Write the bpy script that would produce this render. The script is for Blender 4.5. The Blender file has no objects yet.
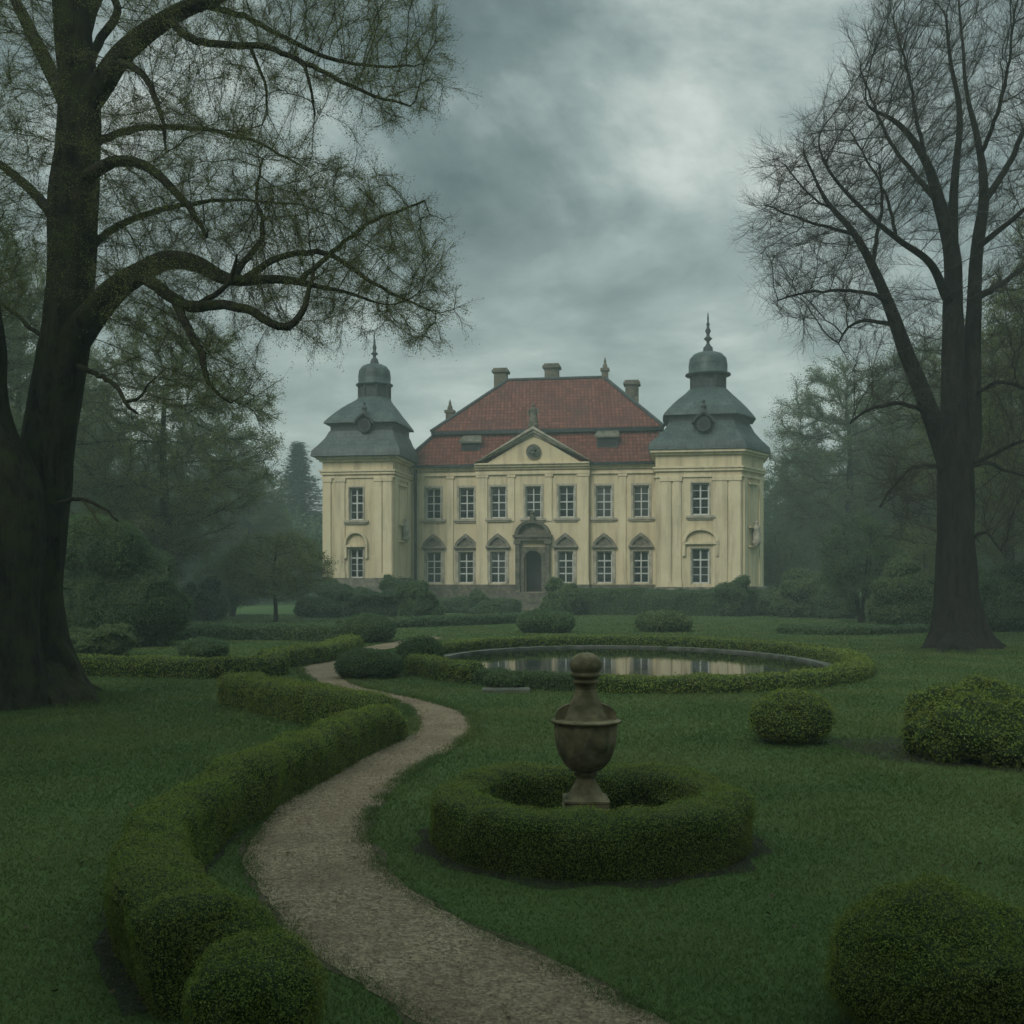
import bpy, bmesh, math, random
import numpy as np
from mathutils import Vector, noise

random.seed(7)
SC = bpy.context.scene
COL = SC.collection
R = math.radians
PI = math.pi

# ------------------------------------------------------------------ camera, world, sun, exposure
F, HY, H = 1100.0, 585.0, 2.0            # focal length and horizon in photo pixels, eye height in metres
cam_d = bpy.data.cameras.new('camera'); cam = bpy.data.objects.new('camera', cam_d); COL.objects.link(cam)
cam.location = (0, 0, H); cam.rotation_euler = (R(90), 0, 0)
cam_d.sensor_width = 36; cam_d.lens = F / 1024 * 36
cam_d.shift_y = (HY - 512) / 1024
cam_d.clip_start = 0.1; cam_d.clip_end = 3000
SC.camera = cam

SUN_EL, SUN_AZ = R(38), R(212)           # compass style: 0 = +Y, clockwise
world = bpy.data.worlds.new('World'); SC.world = world; world.use_nodes = True
def build_world():
    nt = world.node_tree; N = nt.nodes; L = nt.links
    N.clear()
    out = N.new('ShaderNodeOutputWorld'); bg = N.new('ShaderNodeBackground'); bg.inputs['Strength'].default_value = 0.1
    L.new(bg.outputs[0], out.inputs['Surface'])
    sky = N.new('ShaderNodeTexSky'); sky.sky_type = 'NISHITA'; sky.sun_disc = False
    sky.sun_elevation = SUN_EL; sky.sun_rotation = SUN_AZ; sky.air_density = 1.5; sky.dust_density = 4
    tc = N.new('ShaderNodeTexCoord'); sep = N.new('ShaderNodeSeparateXYZ'); L.new(tc.outputs['Generated'], sep.inputs[0])
    def math_(op, a, b=None, clamp=False):
        n = N.new('ShaderNodeMath'); n.operation = op; n.use_clamp = clamp
        for i, x in enumerate((a, b)):
            if x is None: continue
            if isinstance(x, (int, float)): n.inputs[i].default_value = x
            else: L.new(x, n.inputs[i])
        return n.outputs[0]
    zc = math_('MAXIMUM', sep.outputs[2], 0.0)
    den = math_('ADD', zc, 0.28)
    u = math_('DIVIDE', sep.outputs[0], den); v = math_('DIVIDE', sep.outputs[1], den)
    cmb = N.new('ShaderNodeCombineXYZ'); L.new(math_('ADD', u, -0.10), cmb.inputs[0]); L.new(v, cmb.inputs[1]); cmb.inputs[2].default_value = CLOUD_SEED
    n1 = N.new('ShaderNodeTexNoise'); n1.inputs['Scale'].default_value = 1.7; n1.inputs['Detail'].default_value = 7
    n1.inputs['Roughness'].default_value = 0.60; n1.inputs['Distortion'].default_value = 0.35
    L.new(cmb.outputs[0], n1.inputs['Vector'])
    n2 = N.new('ShaderNodeTexNoise'); n2.inputs['Scale'].default_value = 0.75; n2.inputs['Detail'].default_value = 4
    L.new(cmb.outputs[0], n2.inputs['Vector'])
    n3 = N.new('ShaderNodeTexNoise'); n3.inputs['Scale'].default_value = 5.5; n3.inputs['Detail'].default_value = 6; n3.inputs['Roughness'].default_value = 0.6
    L.new(cmb.outputs[0], n3.inputs['Vector'])
    s = math_('ADD', math_('ADD', math_('MULTIPLY', n1.outputs['Fac'], 0.6), math_('MULTIPLY', n2.outputs['Fac'], 0.26)), math_('MULTIPLY', n3.outputs['Fac'], 0.16))
    ramp = N.new('ShaderNodeValToRGB'); cr = ramp.color_ramp
    cr.elements[0].position = 0.395; cr.elements[0].color = (0.044, 0.068, 0.072, 1)
    cr.elements[1].position = 0.63; cr.elements[1].color = (0.46, 0.505, 0.475, 1)
    e = cr.elements.new(0.485); e.color = (0.128, 0.170, 0.170, 1)
    e = cr.elements.new(0.55); e.color = (0.245, 0.300, 0.288, 1)
    L.new(s, ramp.inputs[0])
    # low down the layers of cloud merge into an even pale grey
    hz = N.new('ShaderNodeMapRange'); hz.inputs['From Min'].default_value = 0.02; hz.inputs['From Max'].default_value = 0.34
    hz.inputs['To Min'].default_value = 0.6; hz.inputs['To Max'].default_value = 0.0; L.new(zc, hz.inputs['Value'])
    mixh = N.new('ShaderNodeMix'); mixh.data_type = 'RGBA'
    L.new(hz.outputs[0], mixh.inputs['Factor']); L.new(ramp.outputs[0], mixh.inputs['A']); mixh.inputs['B'].default_value = (0.37, 0.42, 0.395, 1)
    # overhead, out of view, an overcast sky is brighter than near the horizon
    top = N.new('ShaderNodeMapRange'); top.inputs['From Min'].default_value = 0.5; top.inputs['From Max'].default_value = 0.95
    top.inputs['To Min'].default_value = 10.0; top.inputs['To Max'].default_value = 10.0 * ZENITH; L.new(zc, top.inputs['Value'])
    sc_ = N.new('ShaderNodeVectorMath'); sc_.operation = 'SCALE'; L.new(mixh.outputs['Result'], sc_.inputs[0]); L.new(top.outputs[0], sc_.inputs['Scale'])
    fin = N.new('ShaderNodeMix'); fin.data_type = 'RGBA'; fin.inputs['Factor'].default_value = 0.94
    L.new(sky.outputs[0], fin.inputs['A']); L.new(sc_.outputs[0], fin.inputs['B'])
    L.new(fin.outputs['Result'], bg.inputs['Color'])
CLOUD_SEED, ZENITH = 5.3, 3.6
build_world()

sun_d = bpy.data.lights.new('sun', 'SUN'); sun = bpy.data.objects.new('sun', sun_d); COL.objects.link(sun)
sun_d.energy = 1.15; sun_d.angle = R(24); sun_d.color = (1.0, 0.96, 0.88)
sd = Vector((math.sin(SUN_AZ) * math.cos(SUN_EL), math.cos(SUN_AZ) * math.cos(SUN_EL), math.sin(SUN_EL)))
sun.rotation_euler = sd.to_track_quat('Z', 'Y').to_euler()
SC.view_settings.view_transform = 'Standard'; SC.view_settings.look = 'None'
SC.view_settings.exposure = 0.52; SC.view_settings.gamma = 1.0; SC.view_settings.use_curve_mapping = False
SC.render.engine = 'CYCLES'
cy = SC.cycles
cy.max_bounces = 6; cy.diffuse_bounces = 3; cy.glossy_bounces = 2; cy.transmission_bounces = 2; cy.volume_bounces = 1
cy.transparent_max_bounces = 8; cy.use_denoising = True; cy.caustics_reflective = False; cy.caustics_refractive = False
cy.sample_clamp_indirect = 4

# ------------------------------------------------------------------ helpers
def gp(px, py, z=0.0):                    # the point at height z seen at a photo pixel
    Y = F * (H - z) / (py - HY); return np.array(((px - 512) / F * Y, Y, z))
def pp(px, py, Y):                        # the point at distance Y seen at a photo pixel
    return np.array(((px - 512) / F * Y, Y, H + (HY - py) / F * Y))

class MB:                                  # collects shapes; build() links them as ONE mesh object
    def __init__(s): s.v = []; s.f = {3: [], 4: []}; s.m = {3: [], 4: []}; s.n = 0; s.ng = []; s.ngm = []
    def add(s, V, faces, mat=0):
        V = np.asarray(V, float).reshape(-1, 3); fa = np.asarray(faces, np.int64)
        k = fa.shape[1]; s.v.append(V); s.f[k].append(fa + s.n); s.m[k].append(np.full(len(fa), mat)); s.n += len(V)
        return s
    def add2(s, V, quads, tris, mat=0):
        n0 = s.n; s.add(V, quads, mat); s.f[3].append(np.asarray(tris, np.int64) + n0); s.m[3].append(np.full(len(tris), mat)); return s
    def ngon(s, V, mat=0):
        V = np.asarray(V, float).reshape(-1, 3); s.v.append(V); s.ng.append(np.arange(len(V)) + s.n); s.ngm.append(mat); s.n += len(V); return s
    def build(s, name, mats, parent=None, smooth=True, loc=None):
        me = bpy.data.meshes.new(name)
        V = np.concatenate(s.v) if s.v else np.zeros((0, 3))
        loops = []; starts = []; mi = []; pos = 0
        for k in (3, 4):
            if s.f[k]:
                fa = np.concatenate(s.f[k]); loops.append(fa.ravel()); starts.append(pos + np.arange(len(fa)) * k); pos += fa.size; mi.append(np.concatenate(s.m[k]))
        for g, m in zip(s.ng, s.ngm):
            loops.append(g); starts.append(np.array([pos])); pos += len(g); mi.append(np.array([m]))
        loops = np.concatenate(loops); starts = np.concatenate(starts); mi = np.concatenate(mi)
        me.vertices.add(len(V)); me.vertices.foreach_set('co', V.astype(np.float32).ravel())
        me.loops.add(len(loops)); me.loops.foreach_set('vertex_index', loops.astype(np.int32))
        me.polygons.add(len(starts)); me.polygons.foreach_set('loop_start', starts.astype(np.int32))
        me.polygons.foreach_set('material_index', mi.astype(np.int32))
        me.polygons.foreach_set('use_smooth', np.full(len(starts), smooth is True))
        me.update(calc_edges=True); me.validate()
        for m in (mats if isinstance(mats, (list, tuple)) else [mats]): me.materials.append(m)
        if smooth == 'auto': 
            me.polygons.foreach_set('use_smooth', np.ones(len(starts), bool))
            try: me.set_sharp_from_angle(angle=R(35))
            except Exception: pass
        o = bpy.data.objects.new(name, me); COL.objects.link(o)
        if parent is not None: o.parent = parent
        if loc is not None: o.location = loc
        return o

def tag(o, label=None, cat=None, group=None, kind=None):
    if label: o['label'] = label
    if cat: o['category'] = cat
    if group: o['group'] = group
    if kind: o['kind'] = kind
    return o
def empty(name, loc=(0, 0, 0), rz=0.0):
    o = bpy.data.objects.new(name, None); COL.objects.link(o); o.location = tuple(loc); o.rotation_euler = (0, 0, rz); o.empty_display_size = 0.2; return o
def copy_tree(o, parent=None):
    c = o.copy(); COL.objects.link(c)
    if parent is not None: c.parent = parent
    for ch in list(o.children): copy_tree(ch, c)
    return c

def box(mb, x0, x1, y0, y1, z0, z1, mat=0):
    V = [(x, y, z) for z in (z0, z1) for x, y in ((x0, y0), (x1, y0), (x1, y1), (x0, y1))]
    return mb.add(V, [(0, 3, 2, 1), (4, 5, 6, 7), (0, 1, 5, 4), (1, 2, 6, 5), (2, 3, 7, 6), (3, 0, 4, 7)], mat)
def loft(mb, loops, mat=0, cap0=True, cap1=True, closed=True):
    n = len(loops[0]); V = np.concatenate([np.asarray(l, float) for l in loops]); q = []
    for k in range(len(loops) - 1):
        for i in range(n if closed else n - 1):
            j = (i + 1) % n; q.append((k * n + i, k * n + j, (k + 1) * n + j, (k + 1) * n + i))
    mb.add(V, q, mat)
    if cap0: mb.ngon(np.asarray(loops[0])[::-1], mat)
    if cap1: mb.ngon(np.asarray(loops[-1]), mat)
    return mb
def lathe(mb, prof, n=32, c=(0, 0, 0), mat=0, rot=0.0):
    a = np.arange(n) / n * 2 * PI + rot
    loops = [np.stack([c[0] + r * np.cos(a), c[1] + r * np.sin(a), np.full(n, c[2] + z)], 1) for r, z in prof]
    return loft(mb, loops, mat)
def frames(pts):
    pts = np.asarray(pts, float); t = np.gradient(pts, axis=0); t /= np.linalg.norm(t, axis=1, keepdims=True) + 1e-9
    up = np.array((0.31, 0.17, 1.0)); 
    if abs(np.dot(t[0], up / np.linalg.norm(up))) > 0.9: up = np.array((1.0, 0.2, 0.1))
    n = up - t[0] * np.dot(up, t[0]); n /= np.linalg.norm(n); Ns = [n]
    for k in range(1, len(pts)):
        n = n - t[k] * np.dot(n, t[k]); n /= np.linalg.norm(n) + 1e-9; Ns.append(n)
    Ns = np.array(Ns); return t, Ns, np.cross(t, Ns)
def tube(mb, pts, rad, n=8, mat=0, rmod=None, caps=True):
    pts = np.asarray(pts, float); rad = np.broadcast_to(np.asarray(rad, float), (len(pts),))
    t, N_, B_ = frames(pts); a = np.arange(n) / n * 2 * PI
    ca, sa = np.cos(a), np.sin(a)
    rr = rad[:, None] * (np.ones((1, n)) if rmod is None else rmod(a, len(pts)))
    V = pts[:, None, :] + rr[..., None] * (ca[None, :, None] * N_[:, None, :] + sa[None, :, None] * B_[:, None, :])
    m = len(pts); i = np.arange(n); j = (i + 1) % n
    q = np.concatenate([np.stack([k * n + i, k * n + j, (k + 1) * n + j, (k + 1) * n + i], 1) for k in range(m - 1)])
    mb.add(V.reshape(-1, 3), q, mat)
    if caps: mb.ngon(V[0][::-1], mat); mb.ngon(V[-1], mat)
    return mb
def smooth_line(pts, step, closed=False):
    P = np.asarray(pts, float)
    if closed: P = np.concatenate([P[-1:], P, P[:2]])
    else: P = np.concatenate([2 * P[:1] - P[1:2], P, 2 * P[-1:] - P[-2:-1]])
    out = []
    for k in range(1, len(P) - 2):
        p0, p1, p2, p3 = P[k - 1:k + 3]; m = max(2, int(np.linalg.norm(p2 - p1) / step) + 1)
        for t in np.arange(m) / m:
            out.append(0.5 * ((2 * p1) + (p2 - p0) * t + (2 * p0 - 5 * p1 + 4 * p2 - p3) * t * t + (3 * p1 - p0 - 3 * p2 + p3) * t ** 3))
    if not closed: out.append(P[-2])
    return np.array(out)
def resample(P, n, closed=False):
    P = np.asarray(P, float)
    if closed: P = np.concatenate([P, P[:1]])
    d = np.concatenate([[0], np.cumsum(np.linalg.norm(np.diff(P, axis=0), axis=1))]); s = np.linspace(0, d[-1], n + 1 if closed else n)
    Q = np.stack([np.interp(s, d, P[:, k]) for k in range(P.shape[1])], 1); return Q[:-1] if closed else Q
def unit(v): return v / (np.linalg.norm(v, axis=-1, keepdims=True) + 1e-9)
def in_poly(x, y, poly):
    c = np.zeros(len(x), bool); j = len(poly) - 1
    for i in range(len(poly)):
        xi, yi = poly[i][:2]; xj, yj = poly[j][:2]
        hit = ((yi > y) != (yj > y)) & (x < (xj - xi) * (y - yi) / ((yj - yi) + 1e-12) + xi); c ^= hit; j = i
    return c
def nz(p, s, seed=0.0): return noise.noise(Vector((p[0] * s + seed, p[1] * s - seed * 1.7, p[2] * s + seed * 0.6)))

# ------------------------------------------------------------------ materials
def mat_base(name, rough=0.8, spec=0.3):
    m = bpy.data.materials.new(name); m.use_nodes = True; nt = m.node_tree; b = nt.nodes['Principled BSDF']
    b.inputs['Roughness'].default_value = rough; b.inputs['Specular IOR Level'].default_value = spec
    return m, nt, b
def mixc(nt, fac, a, b, mode='MIX'):
    n = nt.nodes.new('ShaderNodeMix'); n.data_type = 'RGBA'; n.blend_type = mode
    for s, x in (('Factor', fac), ('A', a), ('B', b)):
        if isinstance(x, (int, float)): n.inputs[s].default_value = x
        elif isinstance(x, tuple): n.inputs[s].default_value = (*x, 1) if len(x) == 3 else x
        else: nt.links.new(x, n.inputs[s])
    return n.outputs['Result']
def noise_n(nt, scale, detail=4, rough=0.55, vec=None, stretch=None, coord='Object', dist=0.0):
    tc = nt.nodes.new('ShaderNodeTexCoord'); n = nt.nodes.new('ShaderNodeTexNoise'); n.inputs['Scale'].default_value = scale
    n.inputs['Detail'].default_value = detail; n.inputs['Roughness'].default_value = rough; n.inputs['Distortion'].default_value = dist
    v = tc.outputs[coord] if vec is None else vec
    if stretch:
        mp = nt.nodes.new('ShaderNodeMapping'); mp.inputs['Scale'].default_value = stretch; nt.links.new(v, mp.inputs[0]); v = mp.outputs[0]
    nt.links.new(v, n.inputs['Vector']); return n.outputs['Fac']
def rng_n(nt, x, a, b, c=0.0, d=1.0):
    n = nt.nodes.new('ShaderNodeMapRange'); nt.links.new(x, n.inputs['Value'])
    for k, val in zip(('From Min', 'From Max', 'To Min', 'To Max'), (a, b, c, d)): n.inputs[k].default_value = val
    return n.outputs[0]
def bump_n(nt, b, h, strength, dist):
    n = nt.nodes.new('ShaderNodeBump'); n.inputs['Strength'].default_value = strength; n.inputs['Distance'].default_value = dist
    nt.links.new(h, n.inputs['Height']); nt.links.new(n.outputs[0], b.inputs['Normal'])
def foliage(name, c1, c2, c3=None, rough=0.6, patch=1.2, spec=0.2, trans=0.25):
    m, nt, b = mat_base(name, rough, spec)
    geo = nt.nodes.new('ShaderNodeNewGeometry'); pos = geo.outputs['Position']
    c = mixc(nt, geo.outputs['Random Per Island'], c1, c2)
    if c3: c = mixc(nt, rng_n(nt, noise_n(nt, patch, 3, vec=pos), 0.42, 0.62), c, c3)
    nt.links.new(c, b.inputs['Base Color'])
    if trans:
        tr = nt.nodes.new('ShaderNodeBsdfTranslucent'); nt.links.new(c, tr.inputs['Color']); mx = nt.nodes.new('ShaderNodeMixShader'); mx.inputs[0].default_value = trans
        out = nt.nodes['Material Output']; nt.links.new(b.outputs[0], mx.inputs[1]); nt.links.new(tr.outputs[0], mx.inputs[2]); nt.links.new(mx.outputs[0], out.inputs['Surface'])
    return m
def speckle(name, c1, c2, scale, rough=0.85, c3=None, scale3=1.0, bump=0.4, bdist=0.02, stretch=None, lo=0.35, hi=0.65, spec=0.25, coord='Object'):
    m, nt, b = mat_base(name, rough, spec)
    n = noise_n(nt, scale, 6, stretch=stretch, coord=coord); c = mixc(nt, rng_n(nt, n, lo, hi), c1, c2)
    if c3: c = mixc(nt, rng_n(nt, noise_n(nt, scale3, 4, coord=coord), 0.45, 0.68), c, c3)
    nt.links.new(c, b.inputs['Base Color'])
    if bump: bump_n(nt, b, n, bump, bdist)
    return m

M = {}
M['lawn_soil'] = None
def lawn_material():
    m, nt, b = mat_base('lawn', 0.8, 0.15)
    geo = nt.nodes.new('ShaderNodeNewGeometry'); p = geo.outputs['Position']
    a = noise_n(nt, 0.35, 5, vec=p); f = noise_n(nt, 28, 5, 0.7, vec=p); g = noise_n(nt, 3.0, 4, vec=p)
    c = mixc(nt, rng_n(nt, a, 0.35, 0.65), (0.046, 0.090, 0.022), (0.068, 0.118, 0.030))
    c = mixc(nt, rng_n(nt, g, 0.45, 0.7, 0, 0.5), c, (0.072, 0.118, 0.032))
    c = mixc(nt, rng_n(nt, f, 0.3, 0.7, 0.3, 0.0), c, (0.026, 0.052, 0.015))
    nt.links.new(c, b.inputs['Base Color']); bump_n(nt, b, f, 0.7, 0.03); return m
M['lawn'] = lawn_material()
M['grass'] = foliage('grass_blades', (0.050, 0.096, 0.022), (0.068, 0.122, 0.030), (0.098, 0.132, 0.036), patch=0.45, trans=0.3)
M['soil'] = speckle('soil', (0.008, 0.008, 0.004), (0.024, 0.021, 0.011), 9, c3=(0.014, 0.024, 0.007), scale3=1.3, bump=0.9, bdist=0.05)
def gravel_material():
    m, nt, b = mat_base('gravel', 0.9, 0.2)
    geo = nt.nodes.new('ShaderNodeNewGeometry'); p = geo.outputs['Position']
    vo = nt.nodes.new('ShaderNodeTexVoronoi'); vo.inputs['Scale'].default_value = 55; nt.links.new(p, vo.inputs['Vector'])
    hsv = nt.nodes.new('ShaderNodeSeparateColor'); nt.links.new(vo.outputs['Color'], hsv.inputs[0])
    c = mixc(nt, hsv.outputs[0], (0.128, 0.101, 0.063), (0.335, 0.272, 0.176))
    a = noise_n(nt, 1.3, 5, vec=p); c = mixc(nt, rng_n(nt, a, 0.4, 0.7, 0, 0.6), c, (0.105, 0.078, 0.05))
    g = noise_n(nt, 14, 5, 0.7, vec=p); c = mixc(nt, rng_n(nt, g, 0.3, 0.55, 0.6, 0), c, (0.07, 0.05, 0.035))
    nt.links.new(c, b.inputs['Base Color']); bump_n(nt, b, vo.outputs['Distance'], 0.8, 0.012); return m
M['gravel'] = gravel_material()
M['pebble'] = foliage('pebbles', (0.10, 0.080, 0.055), (0.36, 0.30, 0.225), (0.15, 0.11, 0.07), rough=0.9, trans=0)
M['box'] = foliage('box_leaves', (0.085, 0.140, 0.020), (0.180, 0.250, 0.040), (0.145, 0.180, 0.034), patch=3.0)
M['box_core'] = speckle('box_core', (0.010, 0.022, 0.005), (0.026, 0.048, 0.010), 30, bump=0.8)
M['dark_leaf'] = foliage('dark_leaves', (0.046, 0.090, 0.034), (0.125, 0.190, 0.075), (0.078, 0.132, 0.060), patch=0.7, trans=.42)
M['mid_leaf'] = foliage('mid_leaves', (0.074, 0.122, 0.044), (0.150, 0.205, 0.078), (0.108, 0.158, 0.064), patch=0.5, trans=.42)
M['olive_leaf'] = foliage('olive_leaves', (0.080, 0.090, 0.028), (0.150, 0.158, 0.055), (0.105, 0.122, 0.042), patch=0.4, trans=.5)
M['spring_leaf'] = foliage('spring_leaves', (0.110, 0.140, 0.042), (0.210, 0.245, 0.080), (0.150, 0.185, 0.060), patch=0.6, trans=.5)
M['fir_leaf'] = foliage('fir_needles', (0.028, 0.055, 0.034), (0.055, 0.095, 0.055), (0.04, 0.075, 0.044), patch=0.5)
def bark(name, c1, c2, moss, mscale, lo):
    m, nt, b = mat_base(name, 0.9, 0.15)
    n = noise_n(nt, 7, 7, 0.65, stretch=(1, 1, 0.22)); c = mixc(nt, rng_n(nt, n, 0.35, 0.65), c1, c2)
    w = noise_n(nt, mscale, 6, 0.7); c = mixc(nt, rng_n(nt, w, lo, lo + 0.16, 0, 0.85), c, moss)
    nt.links.new(c, b.inputs['Base Color']); bump_n(nt, b, n, 1.0, 0.16); return m
M['moss_bark'] = bark('mossy_bark', (0.006, 0.0055, 0.004), (0.042, 0.037, 0.024), (0.032, 0.046, 0.012), 2.6, 0.44)
M['bark'] = bark('grey_bark', (0.006, 0.0055, 0.004), (0.028, 0.025, 0.019), (0.016, 0.020, 0.010), 1.2, 0.55)
M['twig'] = foliage('twigs', (0.026, 0.026, 0.020), (0.060, 0.056, 0.042), rough=0.9, trans=0)
M['twig_olive'] = foliage('mossy_twigs', (0.032, 0.033, 0.016), (0.080, 0.080, 0.036), rough=0.9, trans=0)
def plaster(name, c1, c2, stain):
    m, nt, b = mat_base(name, 0.9, 0.15)
    n = noise_n(nt, 0.8, 6, 0.6); c = mixc(nt, rng_n(nt, n, 0.35, 0.68), c1, c2)
    s = noise_n(nt, 1.3, 6, 0.65, stretch=(1.6, 1.6, 0.16)); c = mixc(nt, rng_n(nt, s, 0.47, 0.72, 0, 0.75), c, stain)
    f = noise_n(nt, 5.5, 6, 0.7); c = mixc(nt, rng_n(nt, f, 0.55, 0.8, 0, 0.3), c, stain)
    nt.links.new(c, b.inputs['Base Color']); bump_n(nt, b, f, 0.25, 0.02); return m
M['plaster'] = plaster('yellow_plaster', (0.54, 0.465, 0.300), (0.62, 0.55, 0.375), (0.29, 0.245, 0.155))
M['trim'] = plaster('pale_trim', (0.58, 0.505, 0.335), (0.66, 0.585, 0.405), (0.29, 0.255, 0.175))
M['stone'] = speckle('grey_stone', (0.15, 0.145, 0.115), (0.27, 0.25, 0.195), 3.5, c3=(0.09, 0.085, 0.065), scale3=1.6, bump=0.4, bdist=0.03)
M['pale_stone'] = speckle('pale_stone', (0.33, 0.315, 0.25), (0.44, 0.41, 0.32), 3.5, c3=(0.2, 0.19, 0.15), scale3=1.6, bump=0.3, bdist=0.03)
M['dark_stone'] = speckle('dark_stone', (0.085, 0.08, 0.062), (0.17, 0.155, 0.115), 4, c3=(0.05, 0.055, 0.035), scale3=1.4, bump=0.5, bdist=0.03)
M['urn_stone'] = speckle('urn_stone', (0.075, 0.070, 0.038), (0.235, 0.205, 0.120), 7, c3=(0.045, 0.050, 0.022), scale3=4.5, bump=0.8, bdist=0.012)
M['window_white'] = speckle('window_paint', (0.40, 0.43, 0.42), (0.55, 0.57, 0.54), 6, rough=0.5, bump=0)
def glass_m():
    m, nt, b = mat_base('window_glass', 0.06, 0.5); n = noise_n(nt, 1.1, 3); c = mixc(nt, rng_n(nt, n, 0.4, 0.62), (0.006, 0.009, 0.010), (0.024, 0.030, 0.030)); oi = nt.nodes.new('ShaderNodeObjectInfo'); c = mixc(nt, rng_n(nt, oi.outputs['Random'], .45, 1.0, 0, .8), c, (0.060, 0.066, 0.062))
    nt.links.new(c, b.inputs['Base Color']); bump_n(nt, b, noise_n(nt, 2.0, 2), 0.05, 0.05); return m
M['glass'] = glass_m()
M['door'] = speckle('dark_door_wood', (0.010, 0.011, 0.011), (0.024, 0.024, 0.022), 6, stretch=(4, 4, 0.4), rough=0.6)
M['lead'] = speckle('dark_lead', (0.025, 0.032, 0.033), (0.055, 0.064, 0.064), 4, rough=0.6)
def slate_m():
    m, nt, b = mat_base('weathered_copper_roof', 0.55, 0.4)
    n = noise_n(nt, 1.2, 6, 0.65); c = mixc(nt, rng_n(nt, n, 0.35, 0.65), (0.018, 0.034, 0.032), (0.062, 0.098, 0.088))
    s = noise_n(nt, 1.6, 5, 0.6, stretch=(3.5, 3.5, 0.2)); c = mixc(nt, rng_n(nt, s, 0.46, 0.66, 0, 0.85), c, (0.014, 0.024, 0.025))
    tc = nt.nodes.new('ShaderNodeTexCoord'); sp = nt.nodes.new('ShaderNodeSeparateXYZ'); nt.links.new(tc.outputs['Object'], sp.inputs[0])
    w = nt.nodes.new('ShaderNodeMath'); w.operation = 'PINGPONG'; w.inputs[1].default_value = 0.14; nt.links.new(sp.outputs[2], w.inputs[0])
    nt.links.new(c, b.inputs['Base Color']); bump_n(nt, b, w.outputs[0], 0.25, 0.25); return m
M['copper'] = slate_m()
def tile_m():
    m, nt, b = mat_base('red_roof_tiles', 0.8, 0.25)
    tc = nt.nodes.new('ShaderNodeTexCoord'); sp = nt.nodes.new('ShaderNodeSeparateXYZ'); nt.links.new(tc.outputs['Object'], sp.inputs[0])
    add = nt.nodes.new('ShaderNodeMath'); nt.links.new(sp.outputs[0], add.inputs[0]); mv = nt.nodes.new('ShaderNodeMath'); mv.operation = 'MULTIPLY'; mv.inputs[1].default_value = 0.13
    nt.links.new(sp.outputs[1], mv.inputs[0]); nt.links.new(mv.outputs[0], add.inputs[1])
    cb = nt.nodes.new('ShaderNodeCombineXYZ'); nt.links.new(add.outputs[0], cb.inputs[0]); nt.links.new(sp.outputs[2], cb.inputs[1])
    br = nt.nodes.new('ShaderNodeTexBrick'); nt.links.new(cb.outputs[0], br.inputs['Vector']); br.offset = 0.0
    br.inputs['Scale'].default_value = 1.0; br.inputs['Brick Width'].default_value = 0.30; br.inputs['Row Height'].default_value = 0.30
    br.inputs['Mortar Size'].default_value = 0.03; br.inputs['Mortar Smooth'].default_value = 0.6; br.inputs['Bias'].default_value = 0.0
    br.inputs['Color1'].default_value = (0.105, 0.032, 0.022, 1); br.inputs['Color2'].default_value = (0.19, 0.064, 0.042, 1); br.inputs['Mortar'].default_value = (0.045, 0.018, 0.014, 1)
    n = noise_n(nt, 0.45, 5, 0.65); c = mixc(nt, rng_n(nt, n, 0.45, 0.7, 0, 0.7), br.outputs['Color'], (0.068, 0.030, 0.024))
    s = noise_n(nt, 2.2, 5, 0.7); c = mixc(nt, rng_n(nt, s, 0.55, 0.75, 0, 0.4), c, (0.17, 0.085, 0.055))
    nt.links.new(c, b.inputs['Base Color'])
    iv = nt.nodes.new('ShaderNodeMath'); iv.operation = 'SUBTRACT'; iv.inputs[0].default_value = 1; nt.links.new(br.outputs['Fac'], iv.inputs[1]); bump_n(nt, b, iv.outputs[0], 0.8, 0.08); return m
M['tile'] = tile_m()
def water_m():
    m, nt, b = mat_base('pond_water', 0.035, 0.5); b.inputs['Base Color'].default_value = (0.012, 0.018, 0.013, 1); b.inputs['IOR'].default_value = 1.33
    geo = nt.nodes.new('ShaderNodeNewGeometry'); bump_n(nt, b, noise_n(nt, 1.6, 3, vec=geo.outputs['Position'], stretch=(1, 2.2, 1)), 0.05, 0.03); return m
M['water'] = water_m()
M['coping'] = speckle('pale_coping_stone', (0.07, 0.078, 0.06), (0.15, 0.155, 0.135), 2.5, c3=(0.035, 0.05, 0.022), scale3=2, bump=0.3)
M['path_earth'] = speckle('path_earth', (0.045, 0.034, 0.022), (0.105, 0.082, 0.054), 12, c3=(0.05, 0.06, 0.025), scale3=3, bump=.6)
M['fallen'] = foliage('fallen_leaves', (0.045, 0.034, 0.016), (0.10, 0.080, 0.038), rough=.8, trans=.1)
GRASS_N, HAZE_D = 1400000, 0.0017

# ------------------------------------------------------------------ the setting: ground, pond, path
PC = np.array((2.9, 28.4)); PA, PB = 5.1, 7.6
def ell(a, b, n=96, z=0.0, c=PC):
    t = np.arange(n) / n * 2 * PI; return np.stack([c[0] + a * np.cos(t), c[1] + b * np.sin(t), np.full(n, z)], 1)
g = MB(); scales = [1, 1.1, 1.3, 1.7, 2.4, 3.6, 6, 10, 18, 34, 60, 100]
base = ell(PA, PB)
loft(g, [np.concatenate([PC + (base[:, :2] - PC) * s, base[:, 2:]], 1) for s in scales], cap0=False, cap1=False)
lawn = tag(g.build('lawn', M['lawn'], smooth=False), kind='structure')
g = MB(); loft(g, [ell(PA, PB, z=-0.004), ell(PA, PB, z=-0.5), ell(PA - 0.8, PB - 0.8, z=-0.75)], cap0=False)
tag(g.build('pond_bed', M['soil']), kind='structure')
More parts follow.
